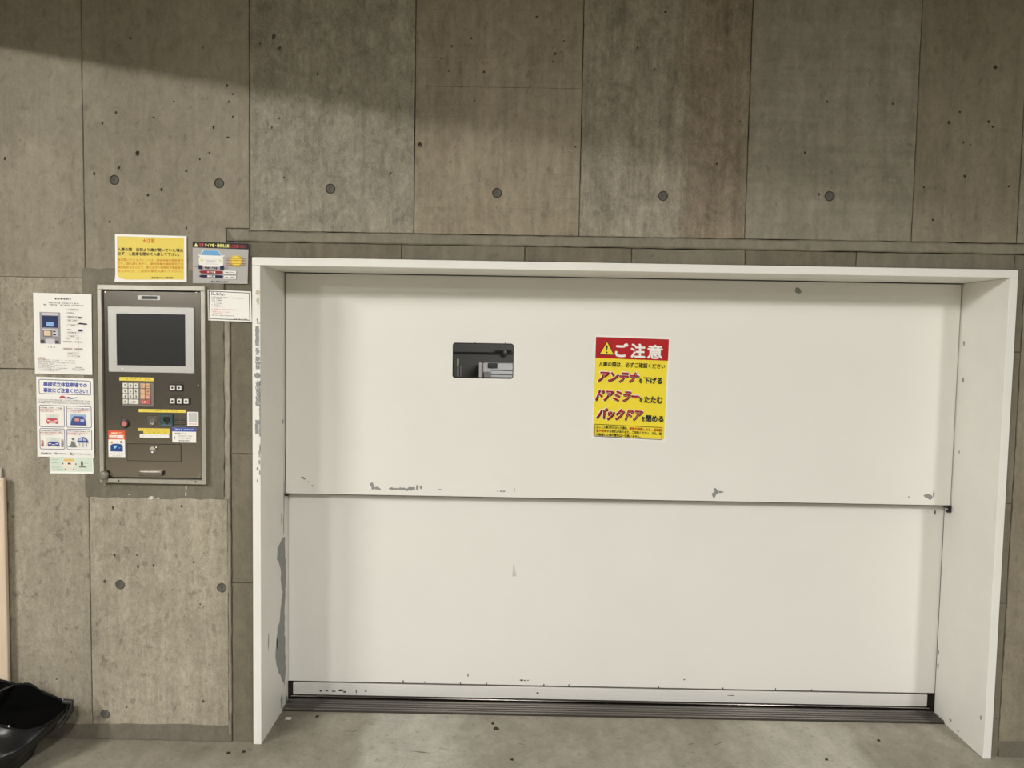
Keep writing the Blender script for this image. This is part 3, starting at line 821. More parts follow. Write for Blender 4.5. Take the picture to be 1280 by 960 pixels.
# --- yellow notice above the control box
YP = ink(232, 208, 92); yn = Sheet('paper_notice', [(-1.463, 1.8925), (-1.2025, 1.8895), (-1.2035, 1.7235), (-1.4640, 1.7185)], -.0045, WHITE, .0006, curl=.010)
tag(yn.o, 'yellow laminated caution notice with white border above the control box', 'notice')
yn.ink('yellow_field', YP, [[(.028, .045), (.965, .045), (.962, .945), (.150, .945), (.075, .92), (.042, .875), (.028, .82)]])
yn.ink('headline', ink(214, 120, 40), (), [('★注意', .385, .075, .555, .165, .02)], 'orange headline')
yn.ink('lettering', ink(70, 56, 20), (), [('入庫の際　当初より扉が開いていた場合', .035, .275, .955, .352, .03), ('必ず　１度扉を閉めて入庫して下さい。', .035, .365, .900, .442, .03), ('東京東口ビル管理室', .505, .885, .810, .925, .02)])
yn.ink('small_print', ink(222, 152, 52), (), [('扉が開いているパレットは、前利用者の暗証番号', .035, .502, .955, .560, .02), ('です。誤入庫しますと、前利用者の暗証番号では', .035, .580, .955, .638, .02), ('車が出せませんので、扉を必ず一度閉めて暗証番号', .035, .658, .955, .716, .02), ('を入力の上、ご自身の車を入庫して下さい。', .035, .736, .935, .794, .02)], 'orange small print')

# --- tyre width notice
tn = Sheet('tyre_notice', [(-1.181, 1.8705), (-.9775, 1.8660), (-.9820, 1.7205), (-1.1815, 1.7205)], -.0045, ink(178, 174, 170), .0008)
tag(tn.o, 'grey sticker with white car drawing and yellow starburst beside the yellow notice', 'sticker')
tn.ink('black_band', ink(24, 16, 18), [R4(0, 0, 1, .145)])
tn.ink('warning_triangle', ink(244, 236, 150), [tri(.062, .030, .122, .036)])
tn.ink('headline', ink(190, 70, 80), (), [('注意', .115, .03, .20, .12, .03), ('にご注意ください', .665, .03, .965, .12, .02)])
tn.ink('headline', ink(244, 238, 130), (), [('タイヤ幅・最低地上高', .22, .03, .655, .12, .03)])
def cv(p): return [(u, .185 + (v - .225) * .88) for u, v in p]


for q in ([(.195, .225), (.46, .225), (.53, .385), (.555, .47), (.555, .62), (.54, .69), (.135, .69), (.115, .62), (.115, .47), (.14, .385)], [(.09, .36), (.15, .385), (.135, .41), (.10, .395)], [(.58, .36), (.53, .385), (.54, .41), (.57, .395)]):
    tn.ink('printed_car', WHITE, [cv(q)])
tn.ink('printed_window', ink(110, 168, 212), [cv([(.205, .245), (.46, .245), (.515, .38), (.15, .38)])])
tn.ink('printed_lamp', ink(226, 222, 170), [ell(.17, .445, .034, .045, 12), ell(.505, .445, .034, .045, 12)])
tn.ink('printed_grille', ink(205, 204, 202), [R4(.225, .43, .445, .443), R4(.26, .455, .41, .495), R4(.22, .525, .46, .536)])
tn.ink('printed_tyre', ink(18, 16, 66), [R4(.11, .565, .18, .66), R4(.50, .565, .57, .66)])
tn.ink('navy_pill', ink(18, 16, 66), [[(.115, .828), (.16, .797), (.53, .797), (.565, .828), (.53, .862), (.16, .862)]])
tn.ink('printed_axle', ink(45, 40, 50), greek(.225, .60, .45, .655, 9, 5) + [R4(.03, .598, .10, .606), R4(.58, .618, .65, .626)])
st_ = []
for i in range(44):
    a = math.radians(i * 360 / 44); r = .132 if i % 2 == 0 else .085
    st_.append((.79 + r * math.cos(a), .44 + r * 1.30 * math.sin(a)))
tn.ink('starburst', ink(240, 216, 70), [st_])
tn.ink('red_line', ink(170, 90, 80), [R4(.60, v, .97, v + .012) for v in (.365, .42, .495, .54)])
tn.ink('starburst_text', ink(205, 150, 40), greek(.70, .43, .90, .47, 7, 9) + [R4(.70, .385, .90, .395), R4(.70, .50, .90, .51)])
tn.ink('red_pill', ink(140, 18, 34), [[(.125, .725), (.16, .692), (.53, .692), (.56, .725), (.53, .762), (.16, .762)]])
tn.ink('white_box', WHITE, [R4(.565, .685, .795, .77), R4(.57, .808, .795, .885)])
tn.ink('lettering', WHITE, (), [('タイヤ幅', .27, .703, .42, .752, .03), ('最低高', .27, .806, .42, .855, .03)])
tn.ink('small_print', ink(90, 88, 90), greek(.585, .712, .775, .742, 11, 3) + greek(.59, .832, .785, .862, 11, 4))
tn.ink('footer', ink(70, 66, 66), (), [('■ 日 車 株 式 会 社', .345, .935, .655, .975, .02)])

# --- small framed notice
fn = Sheet('framed_notice', [(-1.128, 1.6985), (-.9690, 1.6935), (-.9665, 1.5830), (-1.1260, 1.5860)], -.0060, WHITE, .0025)
tag(fn.o, 'small white notice with black border beside the door frame', 'notice')
fn.ink('printed_frame', ink(40, 36, 32), box4(.035, .045, .965, .955, .014, 1.5))
fn.ink('small_print', ink(62, 58, 54), greek(.095, .085, .32, .125, 8, 1) + greek(.09, .140, .405, .180, 10, 2, gap=0) + greek(.085, .225, .86, .255, 34, 3) + greek(.085, .275, .33, .305, 11, 4) + greek(.10, .325, .35, .350, 12, 5) + greek(.10, .375, .42, .400, 12, 6, gap=.4) + greek(.10, .425, .42, .450, 12, 7, gap=.4) + greek(.09, .475, .30, .500, 9, 8) + greek(.11, .525, .35, .550, 10, 9, gap=.45) + greek(.09, .815, .60, .840, 22, 10, gap=.05) + greek(.60, .905, .93, .940, 14, 11))
fn.ink('small_print', ink(214, 130, 122), greek(.09, .610, .75, .638, 30, 12) + greek(.09, .655, .24, .680, 7, 13) + greek(.09, .700, .52, .725, 20, 14) + greek(.11, .745, .40, .765, 12, 15, gap=.4), (), 'red small print')

# --- operating sheet (tall white page)
op = Sheet('instruction_sheet', [(-1.7650, 1.6760), (-1.5515, 1.6730), (-1.5530, 1.3790), (-1.7635, 1.3810)], -.0055, PAPER, .0006)
tag(op.o, 'tall white instruction page with picture of the control box', 'notice')
op.ink('headline', BLACK, greek(.375, .055, .655, .078, 9, 21, .95, 0))
op.ink('subtitle', ink(80, 74, 70), greek(.26, .112, .79, .128, 26, 22) + greek(.18, .135, .87, .152, 36, 23))
op.ink('printed_control_box', ink(152, 146, 150), [R4(.105, .235, .46, .625)])
op.ink('printed_panel', ink(205, 202, 205), [R4(.14, .245, .43, .272), R4(.15, .44, .42, .46), R4(.20, .565, .36, .625), R4(.325, .455, .41, .53)])
op.ink('printed_screen', ink(26, 42, 88), [R4(.15, .28, .42, .425)])
op.ink('printed_screen_glow', ink(140, 178, 222), [R4(.22, .355, .345, .41)])
op.ink('printed_keypad', ink(226, 200, 168), [R4(.17, .462, .30, .53)])
op.ink('printed_detail', ink(70, 66, 72), box4(.165, .458, .305, .535, .01, .7) + [R4(.335, .465, .38, .48), R4(.335, .50, .385, .52), R4(.115, .58, .18, .622), R4(.37, .585, .43, .62)])
flow = [R4(.58, .19, .775, .198), R4(.58, .196, .583, .205), R4(.58, .278, .775, .281), R4(.58, .295, .775, .298), R4(.58, .318, .775, .321), R4(.58, .338, .775, .341)]
op.ink('flow_chart', ink(200, 186, 182), box4(.58, .185, .775, .205, .004, .7) + box4(.58, .275, .775, .298, .004, .7) + box4(.58, .318, .775, .340, .004, .7) + box4(.58, .375, .775, .397, .004, .7) + box4(.58, .47, .775, .49, .004, .7) + box4(.58, .515, .775, .535, .004, .7) + [R4(.505, .585, .665, .602), R4(.70, .585, .845, .602), R4(.505, .67, .665, .695), R4(.70, .67, .845, .695), R4(.775, .525, .779, .73)] + box4(.58, .725, .775, .75, .004, .7) + box4(.58, .76, .775, .78, .004, .7))
op.ink('flow_text', ink(120, 110, 110), greek(.60, .189, .76, .202, 12, 31) + greek(.60, .28, .76, .293, 12, 33) + greek(.60, .322, .76, .336, 12, 34) + greek(.63, .38, .72, .392, 5, 35) + greek(.60, .474, .74, .486, 9, 36) + greek(.63, .519, .70, .531, 4, 37) + greek(.55, .555, .64, .565, 6, 38) + greek(.74, .555, .83, .565, 6, 39) + greek(.52, .588, .65, .599, 9, 40) + greek(.71, .588, .83, .599, 8, 41) + greek(.52, .676, .65, .69, 9, 42) + greek(.71, .676, .83, .69, 8, 43) + greek(.60, .732, .75, .745, 9, 44) + greek(.66, .767, .80, .777, 9, 45) + greek(.24, .66, .37, .675, 5, 46, gap=.3))
op.ink('printed_card', ink(44, 40, 44), greek(.58, .23, .70, .243, 7, 32, .95, 0) + [R4(.775, .283, .83, .303), [(.75, .372), (.80, .355), (.92, .362), (.935, .37), (.90, .378)]] + greek(.59, .435, .65, .447, 4, 47, .95, 0))
op.ink('printed_card', ink(50, 44, 110), [R4(.775, .437, .845, .462)])
op.ink('headline', ink(176, 96, 100), (), [('注意事項', .06, .795, .19, .818, .01)], 'red sub-heading')
sp = []
for i in range(9):
    sp += greek(.06, .822 + i * .0165, (.72, .42, .72, .36, .56, .34, .58, .5, .42)[i], .831 + i * .0165, (40, 22, 40, 18, 30, 17, 32, 26, 22)[i], 50 + i)
op.ink('small_print', ink(128, 120, 118), sp + greek(.72, .905, .83, .918, 8, 61) + greek(.66, .924, .89, .935, 16, 62) + greek(.70, .940, .86, .951, 11, 63))

# --- accident caution sheet
ac = Sheet('safety_notice', [(-1.7590, 1.3695), (-1.5500, 1.3655), (-1.5495, 1.0735), (-1.7600, 1.0735)], -.0065, PAPER, .0006)
tag(ac.o, 'white safety page with blue headline and four car pictures', 'notice')
BL = ink(92, 100, 168); NB = ink(98, 98, 130)


def rbox(u0, v0, u1, v1, t):
    def lp(a, b, c, d, r):
        k = r * .72
        return [(a + r, b), (c - r, b), (c - r * .3, b + k * .3), (c, b + k), (c, d - k), (c - r * .3, d - k * .3), (c - r, d), (a + r, d), (a + r * .3, d - k * .3), (a, d - k), (a, b + k), (a + r * .3, b + k * .3)]
    return [Ring(lp(u0, v0, u1, v1, .026), lp(u0 + t, v0 + t * .72, u1 - t, v1 - t * .72, .018))]


ac.ink('printed_frame', NB, rbox(.045, .028, .965, .212, .011) + rbox(.045, .35, .49, .625, .011) + rbox(.52, .35, .965, .625, .011) + rbox(.045, .64, .49, .905, .011) + rbox(.52, .64, .965, .905, .011))
ac.ink('headline', BL, (), [('機械式立体駐車場での', .125, .058, .895, .118, .045), ('事故にご注意ください!', .125, .132, .905, .192, .045)], 'blue headline')
RC = ink(196, 84, 92); BC = ink(72, 82, 146)
ac.ink('printed_backdrop', ink(222, 220, 204), [R4(.16, .462, .385, .582), R4(.16, .752, .40, .868)])
ac.ink('printed_backdrop', ink(160, 186, 214), [R4(.59, .455, .87, .585)])


def car_front(cx, v0, v1, hw, col):
    h = v1 - v0
    ac.ink('printed_car', ink(206, 214, 214), [[(cx - hw * .62, v0 + h * .42), (cx - hw * .42, v0), (cx + hw * .42, v0), (cx + hw * .62, v0 + h * .42)]])
    ac.ink('printed_car', col, [[(cx - hw, v0 + h * .60), (cx - hw * .72, v0 + h * .38), (cx + hw * .72, v0 + h * .38), (cx + hw, v0 + h * .60), (cx + hw, v0 + h * .88), (cx - hw, v0 + h * .88)], R4(cx - hw * .9, v0 + h * .88, cx - hw * .55, v1), R4(cx + hw * .55, v0 + h * .88, cx + hw * .9, v1)])
    ac.ink('printed_lamp', ink(244, 240, 236), [R4(cx - hw * .85, v0 + h * .60, cx - hw * .40, v0 + h * .70), R4(cx + hw * .40, v0 + h * .60, cx + hw * .85, v0 + h * .70), R4(cx - hw * .3, v0 + h * .72, cx + hw * .3, v0 + h * .78)])


car_front(.275, .468, .582, .105, RC)
car_front(.290, .765, .868, .100, BC)
ac.ink('printed_car', RC, [[(.40, .262), (.415, .243), (.44, .228), (.485, .226), (.515, .243), (.53, .262), (.505, .262), (.49, .252), (.445, .252), (.43, .262)]])
ac.ink('printed_car', BC, [[(.53, .258), (.56, .238), (.59, .24), (.63, .255), (.72, .237), (.72, .243), (.63, .263)]])
ac.ink('printed_car', BC, [[(.595, .592), (.615, .53), (.655, .478), (.82, .478), (.86, .53), (.875, .592)], [(.705, .81), (.72, .775), (.765, .745), (.83, .738), (.885, .765), (.915, .81)]])
ac.ink('printed_window', ink(176, 190, 216), [[(.735, .785), (.75, .762), (.80, .752), (.80, .785)], [(.815, .752), (.86, .77), (.865, .785), (.815, .785)], R4(.775, .515, .84, .55)])
ac.ink('printed_person', ink(214, 150, 130), [R4(.675, .505, .755, .54), ell(.095, .80, .018, .014, 10)])
ac.ink('printed_person', ink(176, 84, 96), [[(.075, .865), (.085, .815), (.105, .815), (.115, .865)]])
ac.ink('printed_person', ink(110, 120, 118), [[(.545, .868), (.60, .835), (.61, .79), (.66, .80), (.675, .84), (.71, .868)], ell(.635, .765, .020, .016, 10), [(.43, .868), (.437, .77), (.455, .77), (.462, .868)]])
ac.ink('printed_leg', ink(150, 154, 160), [R4(.745, .815, .757, .862), R4(.81, .815, .822, .866), R4(.875, .815, .887, .862)])
gl = []
for i in range(3): gl += greek(.045, .275 + i * .019, .96, .286 + i * .019, 46, 70 + i, .8, .05)
ac.ink('small_print', ink(140, 134, 134), gl)
rl = []; dl = []
for (u0, v0, sd) in ((.07, .375, 80), (.55, .375, 84), (.07, .662, 88), (.55, .662, 92)):
    dl += greek(u0, v0, u0 + .39, v0 + .012, 20, sd, .85, .05)
    rl += greek(u0, v0 + .022, u0 + .39, v0 + .034, 20, sd + 1, .85, .05) + greek(u0, v0 + .044, u0 + .24, v0 + .055, 12, sd + 2)
ac.ink('small_print', ink(110, 90, 96), dl)
ac.ink('small_print', ink(200, 120, 120), rl, (), 'red small print')
ac.ink('footer', ink(70, 76, 88), [ell(.10, .952, .022, .015, 14), ell(.335, .952, .020, .013, 14), ell(.60, .952, .022, .015, 14)] + greek(.15, .943, .26, .962, 5, 98, .9, 0) + greek(.38, .945, .52, .962, 7, 99) + greek(.645, .945, .93, .960, 15, 100, .8, 0))
ac.ink('footer_mark', PAPER, [ell(.104, .949, .012, .008, 10), ell(.335, .954, .011, .007, 10), ell(.605, .954, .010, .007, 10)])

# --- pale green label
gn = Sheet('green_label', [(-1.7165, 1.0745), (-1.5560, 1.0745), (-1.5545, 1.0130), (-1.7170, 1.0120)], -.0045, ink(244, 246, 238), .0006)
tag(gn.o, 'small pale green label peeking out under the safety page', 'label')
gn.ink('green_field', ink(212, 224, 208), [R4(.02, .02, .98, .88)])
gn.ink('printed_car', ink(236, 224, 208), [[(.34, .12), (.55, .12), (.60, .35), (.60, .62), (.29, .62), (.29, .35)], R4(.33, .68, .60, .82)])
gn.ink('printed_roof', ink(226, 194, 112), [[(.34, .12), (.55, .12), (.575, .26), (.315, .26)]])
gn.ink('printed_mark', ink(88, 88, 80), [R4(.42, .35, .49, .45), R4(.68, .56, .84, .615), R4(.72, .25, .77, .50), ell(.305, .40, .015, .05, 8), ell(.605, .42, .015, .05, 8), [(.34, .75), (.38, .68), (.36, .80)], [(.53, .72), (.57, .70), (.57, .80)]])
gn.ink('small_print', ink(160, 172, 158), greek(.05, .15, .22, .20, 10, 110) + greek(.05, .33, .22, .38, 10, 111) + greek(.05, .60, .25, .65, 12, 112) + greek(.05, .72, .30, .76, 14, 113) + greek(.80, .35, .90, .40, 6, 114) + greek(.62, .76, .92, .80, 14, 115))

# ------------------------------------------------------------------ parking control box
KX, KZ = -1.336, 1.345
kiosk = empty('control_box', (KX, -.01, KZ - .363)); tag(kiosk, 'grey metal parking control box with dark screen and keypad set in the wall', 'control box')
KP = -.0105      # face of the hinged panel


def kx(a): return KX + a / 1000


def kz(a): return KZ + a / 1000


def kbox(name, r, y0, y1, m_, parent=None, bev=.0008, seg=1):
    mb = MB(); mb.box(kx(r[0]), kx(r[2]), y0, y1, kz(r[1]), kz(r[3]), bev, seg)
    return mb.build(name, m_, parent or kiosk)


fr = MB()
fo = (-187, -361.5, 204.5, 363.3); fi = (-172, -345.5, 188.5, 346.5)
for (a, b, c, d) in ((fo[0], fi[3], fo[2], fo[3]), (fo[0], fo[1], fo[2], fi[1]), (fo[0], fi[1], fi[0], fi[3]), (fi[2], fi[1], fo[2], fi[3])):
    fr.box(kx(a), kx(c), -.020, .0030, kz(b), kz(d), .0012)
fr.build('mounting_frame', M_KFRAME, kiosk)
kbox('dark_gap', (fi[0] + .2, fi[1] + .2, fi[2] - .2, fi[3] - .2), -.002, .0025, M_BLACK, bev=0)
kp = slab_geo([(kx(a), kz(b)) for a, b in ((-168.5, -341), (185, -341), (185, 342.5), (-168.5, 342.5))], KP, -.0022, .0012).build('hinged_panel', M_KPANEL, kiosk)
# screen
b = (-152, 47, 162, 286.5); s_ = (-121.3, 72, 130.3, 260.4)
mb = slab_geo([(kx(a), kz(c)) for a, c in ((b[0], b[1]), (b[2], b[1]), (b[2], b[3]), (b[0], b[3]))], KP - .0045, KP, .0015, [([(kx(a), kz(c)) for a, c in ((s_[0], s_[1]), (s_[2], s_[1]), (s_[2], s_[3]), (s_[0], s_[3]))], .0035, False)])
bez = mb.build('screen_bezel', M_BEZEL, kiosk)
kbox('screen', s_, KP - .0015, KP, M_SCREEN, bez, 0)
kbox('status_lamp', (-101, 59, -98, 62), KP - .0055, KP - .004, WHITE, bez, 0)
# name plate
npl = kbox('name_plate', (-42, 311, 39.5, 327.7), KP - .0025, KP, M_BEZEL)
kbox('slot', (-28.5, 314, 28.1, 324.8), KP - .0032, KP - .002, M_BLACK, npl, 0)
# yellow tape labels
KY = ink(230, 208, 88)


def ksheet(name, r, m_, lift=.0009, parent=None):
    return Sheet(name, [(kx(r[0]), kz(r[3])), (kx(r[2]), kz(r[3])), (kx(r[2]), kz(r[1])), (kx(r[0]), kz(r[1]))], KP - lift, m_, .0008, parent or kiosk)


for i, r in enumerate(((-114.6, 15.5, 12.4, 28.7), (-45.3, -98.8, 129.3, -87.2), (-49.3, -168.2, 69.8, -157.8), (-28.9, -177.7, 69.8, -167.6))):
    t = ksheet('tape_label', r, KY); t.ink('tape_text', ink(200, 172, 62), greek(.12, .25, .88, .75, 16, 200 + i, .8, .35))
t = ksheet('paper_label', (-42.3, -192.6, 66, -180), WHITE); t.ink('label_text', ink(210, 206, 196), greek(.08, .3, .92, .7, 18, 210))
# keypad
kpd = kbox('keypad', (-104.2, -78.7, 12.5, 10.3), KP - .0030, KP, mat('keypad_plate', (.20, .185, .165), .4, metal=.4), bev=.0012)
kcol = [(-100.5, -82.3), (-79.8, -63.2), (-61.0, -42.4), (-35.8, -19.0), (-16.8, 1.4)]
krow = [(-10.4, 7.1), (-30.4, -13.2), (-50.1, -33.2), (-69.3, -52.6)]
chars = [['7', '8', '9', None, None], ['4', '5', '6', None, None], ['1', '2', '3', None, None], ['0', None, None, None, None]]


def key(r, m_, ch=None, parent=None, hs=6.0):
    k = kbox('key', r, KP - .0060, KP - .0028, m_, parent, .0012)
    cx, cz = (r[0] + r[2]) / 2, (r[1] + r[3]) / 2
    if ch: kx_, lab = ch
    else: return k
    gv, gf = text_geo(lab, .03)
    x0, x1 = min(p[0] for p in gv), max(p[0] for p in gv); y0, y1 = min(p[1] for p in gv), max(p[1] for p in gv)
    return k


keys = []
for j in range(4):
    for i in range(5):
        if j == 3 and i in (2, 4): continue
        a, c = kcol[i]; z0, z1 = krow[j]
        if j == 3 and i in (1, 3): c = kcol[i + 1][1]
        m_ = M_KEYW if i < 3 else (M_KEYR if j == 3 else (M_KEYP if (j == 2 and i == 4) else M_KEYO))
        kbox('key', (a, z0, c, z1), KP - .0060, KP - .0028, m_, kpd, .0012)
leg = []


class Flat:
    """print laid on the kiosk, measured in millimetres from its centre"""
    @staticmethod
    def ink(name, m_, y, polys=(), texts=(), parent=None):
        vs = []; fs = []
        for p in polys:
            if area2(p) < 0: p = p[::-1]
            k = len(vs); vs += [Vector((kx(a), y, kz(c))) for a, c in p]; fs.append(tuple(range(k, k + len(p))))
        for st, x0, z0, x1, z1, bold in texts:
            gv, gf = text_geo(st, bold)
            a0, a1 = min(p[0] for p in gv), max(p[0] for p in gv); b0, b1 = min(p[1] for p in gv), max(p[1] for p in gv)
            k = len(vs)
            vs += [Vector((kx(x0 + (x1 - x0) * (x - a0) / (a1 - a0)), y - lf, kz(z0 + (z1 - z0) * (q - b0) / (b1 - b0)))) for x, q, lf in gv]
            fs += [tuple(k + i for i in f) for f in gf]
        return raw(name, vs, fs, m_, parent or kiosk)


tx = []
for j in range(4):
    for i in range(5):
        ch = chars[j][i]
        if ch:
            cx, cz = (kcol[i][0] + kcol[i][1]) / 2, (krow[j][0] + krow[j][1]) / 2
            wd = 1.6 if ch == '1' else 3.2
            tx.append((ch, cx - wd, cz - 4.6, cx + wd, cz + 4.6, .03))
Flat.ink('key_digits', ink(70, 68, 60), KP - .0063, greek(-68, -64, -52, -58, 3, 5, gap=0), tx, kpd)
Flat.ink('key_digits', ink(150, 84, 50), KP - .0063, greek(-32, -5, -23, 2, 2, 6, gap=0) + greek(-14, -6, -1, 2, 4, 7, gap=0) + greek(-14, -26, -1, -18, 4, 8, gap=0), (), kpd)
Flat.ink('key_digits', ink(240, 190, 180), KP - .0063, greek(-28, -65, -12, -57, 3, 9, gap=0) + greek(-13, -46, -3, -38, 3, 10, gap=0), (), kpd)
# function buttons
for r, kk in (((69.8, -20.1, 120, 6), ((72.8, 90.4), (97.1, 114.7))), ((69.4, -69.2, 145.7, -42.8), ((72.3, 89.9), (97.3, 114.9), (122.5, 140.2)))):
    pl = kbox('button_plate', r, KP - .0028, KP, M_BLACK)
    for a, c in kk:
        z0, z1 = (-15.8, 1.8) if r[3] > 0 else (-64.7, -47.0)
        kbox('button', (a, z0, c, z1), KP - .0060, KP - .0026, M_KEYW, pl, .0012)
        cx, cz = (a + c) / 2, (z0 + z1) / 2
        leg.append([(cx - 3.6, cz - 3.4), (cx + 3.6, cz - 3.4), (cx + 3.6, cz + 3.6), (cx - 3.6, cz + 3.6)])
Flat.ink('button_marks', ink(44, 42, 40), KP - .0063, leg)
Flat.ink('panel_print', ink(44, 38, 32), KP - .0004, [q for l in (greek(80, 11, 122, 15, 8, 220), greek(78, -38, 128, -34, 9, 221), greek(-112, -122, -90, -118, 5, 222), greek(-12, -122, 18, -117, 6, 223), greek(-20, -135, -9, -131, 2, 224)) for q in l])
# red push button
mb = MB(); mb.lathe(kx(-95), kz(-142.6), [(.0165, KP), (.0165, KP - .003), (.0150, KP - .005), (.0125, KP - .006)], 24)
pb = mb.build('push_button', M_BLACK, kiosk)
mb = MB(); mb.lathe(kx(-95.8), kz(-142.6), [(.0104, KP - .005), (.0104, KP - .0080), (.0092, KP - .0092), (.0058, KP - .0088), (.0052, KP - .0070), (.0002, KP - .0068)], 24)
mb.build('button_cap', M_REDCAP, pb, smooth=False)
# key switch
kbox('switch_plate', (-13, -152, 22, -113), KP - .0006, KP, mat('switch_plate_grey', (.135, .12, .105), .4, metal=.5))
mb = MB(); mb.lathe(kx(7), kz(-134.5), [(.0095, KP), (.0095, KP - .006), (.0080, KP - .008), (.0002, KP - .0083)], 18)
ks = mb.build('key_switch', M_CHROME, kiosk, smooth=False)
kbox('key_slot', (5.9, -139, 8.1, -130), KP - .0088, KP - .008, M_BLACK, ks, 0)
# card reader
rd = kbox('card_reader', (34.3, -149, 81.9, -103.9), KP - .0050, KP, M_TEAL, bev=.002)
kbox('reader_rim', (38, -146, 78, -142), KP - .0062, KP - .0048, ink(90, 120, 124), rd, .0005)
kbox('reader_rim', (38, -146, 42, -107), KP - .0061, KP - .0048, ink(60, 88, 92), rd, .0005)
mb = MB(); mb.lathe(kx(60.5), kz(-122), [(.0125, KP - .0049), (.0125, KP - .007), (.0095, KP - .0078), (.0090, KP - .0055), (.0002, KP - .0053)], 20); mb.build('reader_eye', M_BLACK, rd)
kbox('reader_slot', (57, -142, 64, -130), KP - .0066, KP - .0048, M_BLACK, rd, 0)
# speaker slots
for z in (-118.5, -126.0, -134.0, -142.0):
    for a, c in ((86, 104.5), (110.5, 129)):
        kbox('speaker_slot', (a, z - 1.7, c, z + 1.7), KP - .0005, KP + .0005, M_BLACK, bev=0)
# stickers (the square code on the first one is left blank)
t = ksheet('white_sticker', (133.4, -146.4, 174.6, -94.8), WHITE)
t.ink('sticker_field', ink(196, 194, 190), [R4(.12, .06, .88, .74)]); t.ink('sticker_text', ink(206, 104, 92), greek(.12, .82, .88, .92, 9, 230))
t = ksheet('blue_sticker', (77.9, -208.4, 165.3, -152.8), WHITE)
t.ink('blue_band', ink(66, 88, 164), [R4(0, 0, 1, .27)]); t.ink('sticker_text', ink(230, 232, 240), greek(.12, .08, .44, .20, 9, 231) + greek(.48, .09, .92, .18, 14, 232))
t.ink('sticker_text', ink(110, 76, 76), greek(.10, .35, .60, .45, 14, 233)); t.ink('sticker_text', ink(96, 92, 92), greek(.27, .53, .85, .60, 16, 234) + greek(.30, .66, .82, .76, 12, 235) + greek(.28, .84, .72, .92, 13, 236, .95, 0) + greek(.08, .62, .20, .80, 2, 237))
t = ksheet('orange_sticker', (-158.2, -266.3, -96.8, -168.5), WHITE)
t.ink('orange_band', ink(222, 92, 60), [R4(0, 0, 1, .17), R4(0, .17, .05, .34), R4(.92, .17, 1, .34), R4(0, .30, .9, .335)])
t.ink('sticker_text', ink(252, 222, 190), greek(.18, .06, .82, .13, 7, 240, .9, 0)); t.ink('sticker_text', ink(236, 140, 90), [R4(.06, .25, .55, .29)] + greek(.08, .195, .9, .225, 12, 241))
t.ink('printed_photo', ink(36, 72, 136), [[(.13, .56), (.25, .51), (.50, .495), (.75, .51), (.87, .57), (.87, .79), (.13, .79)]])
t.ink('printed_photo', ink(150, 214, 230), [[(.28, .58), (.55, .56), (.48, .64), (.40, .69)], [(.60, .65), (.75, .64), (.68, .67)]])
t.ink('printed_mark', ink(226, 168, 90), [ell(.21, .45, .075, .045, 12)]); t.ink('printed_mark', ink(170, 110, 84), [ell(.78, .43, .075, .045, 12)])
t.ink('sticker_text', ink(110, 124, 150), greek(.12, .86, .42, .90, 6, 242) + greek(.52, .87, .9, .90, 8, 243) + greek(.25, .945, .85, .965, 14, 244))
# hatch, handle, latch, screws
hh = (-88.7, -278.5, 108.9, -216.5)
kbox('hatch_gap', (hh[0] - 1.6, hh[1] - 1.6, hh[2] + 1.6, hh[3] + 1.6), KP - .0004, KP + .0002, M_BLACK, bev=0)
ht = kbox('hatch', hh, KP - .0016, KP, mat('hatch_metal', (.240, .212, .177), .20, metal=.95, grain=.03, gscale=40, stretch=(1, 1, 12)), bev=.0006)
mb = MB(); mb.lathe(kx(7.5), kz(-236.5), [(.0135, KP - .001), (.0135, KP - .006), (.0115, KP - .0085), (.0050, KP - .0075), (.0002, KP - .0072)], 22); lk = mb.build('lock', M_CHROME, ht, smooth=False)
kbox('handle', (-39.2, -333.3, 44.5, -314.5), KP - .016, KP, mat('handle_metal', (.21, .188, .16), .36, metal=.8, grain=.03), bev=.003, seg=2)
lt = MB(); lt.lathe(kx(-170.5), kz(-334), [(.017, -.018), (.017, -.026), (.013, -.030), (.007, -.031), (.0002, -.0312)], 18)
lt.box(kx(-176), kx(-158), -.026, -.018, kz(-356), kz(-326), .002); lt.box(kx(-173), kx(-164), -.024, -.016, kz(-374), kz(-352), .002)
lt.build('latch', M_DARKSTEEL if False else mat('latch_metal', (.28, .26, .22), .4, metal=.7, grain=.15), kiosk)
for sx, sz in ((174.8, 2.5), (174, -333), (-160.5, 337), (171.5, 340), (-152, -331)):
    mb = MB(); mb.lathe(kx(sx), kz(sz), [(.0042, KP), (.0040, KP - .0018), (.0025, KP - .0030), (.0002, KP - .0033)], 12); mb.build('screw', M_CHROME, kiosk, smooth=False)
for sx, sz in ((-118, -353.5), (166, -352)):
    mb = MB(); mb.lathe(kx(sx), kz(sz), [(.0038, -.0199), (.0036, -.0204), (.0002, -.0205)], 10); mb.build('screw_hole', M_BLACK, kiosk)

# ------------------------------------------------------------------ boards leaning at the wall
mb = MB(); mb.box(-2.55, -1.893, -.0165, -.0015, 0, 1.030, .002)
bw = mb.build('white_board', M_BOARD_W, origin=(-2.2, -.01, 0)); tag(bw, 'white board standing behind the beige board', 'board')
mb = MB(); mb.box(-2.62, -1.868, -.036, -.0175, 0, .997, .005, 3)
bb = mb.build('beige_board', M_BOARD, origin=(-2.2, -.03, 0)); tag(bb, 'beige board with rounded edge standing against the concrete wall', 'board')

# ------------------------------------------------------------------ black bag
bag = empty('vinyl_bag', (-2.0, -.22, 0)); tag(bag, 'crumpled black vinyl bag slumped on the floor against the wall', 'bag')


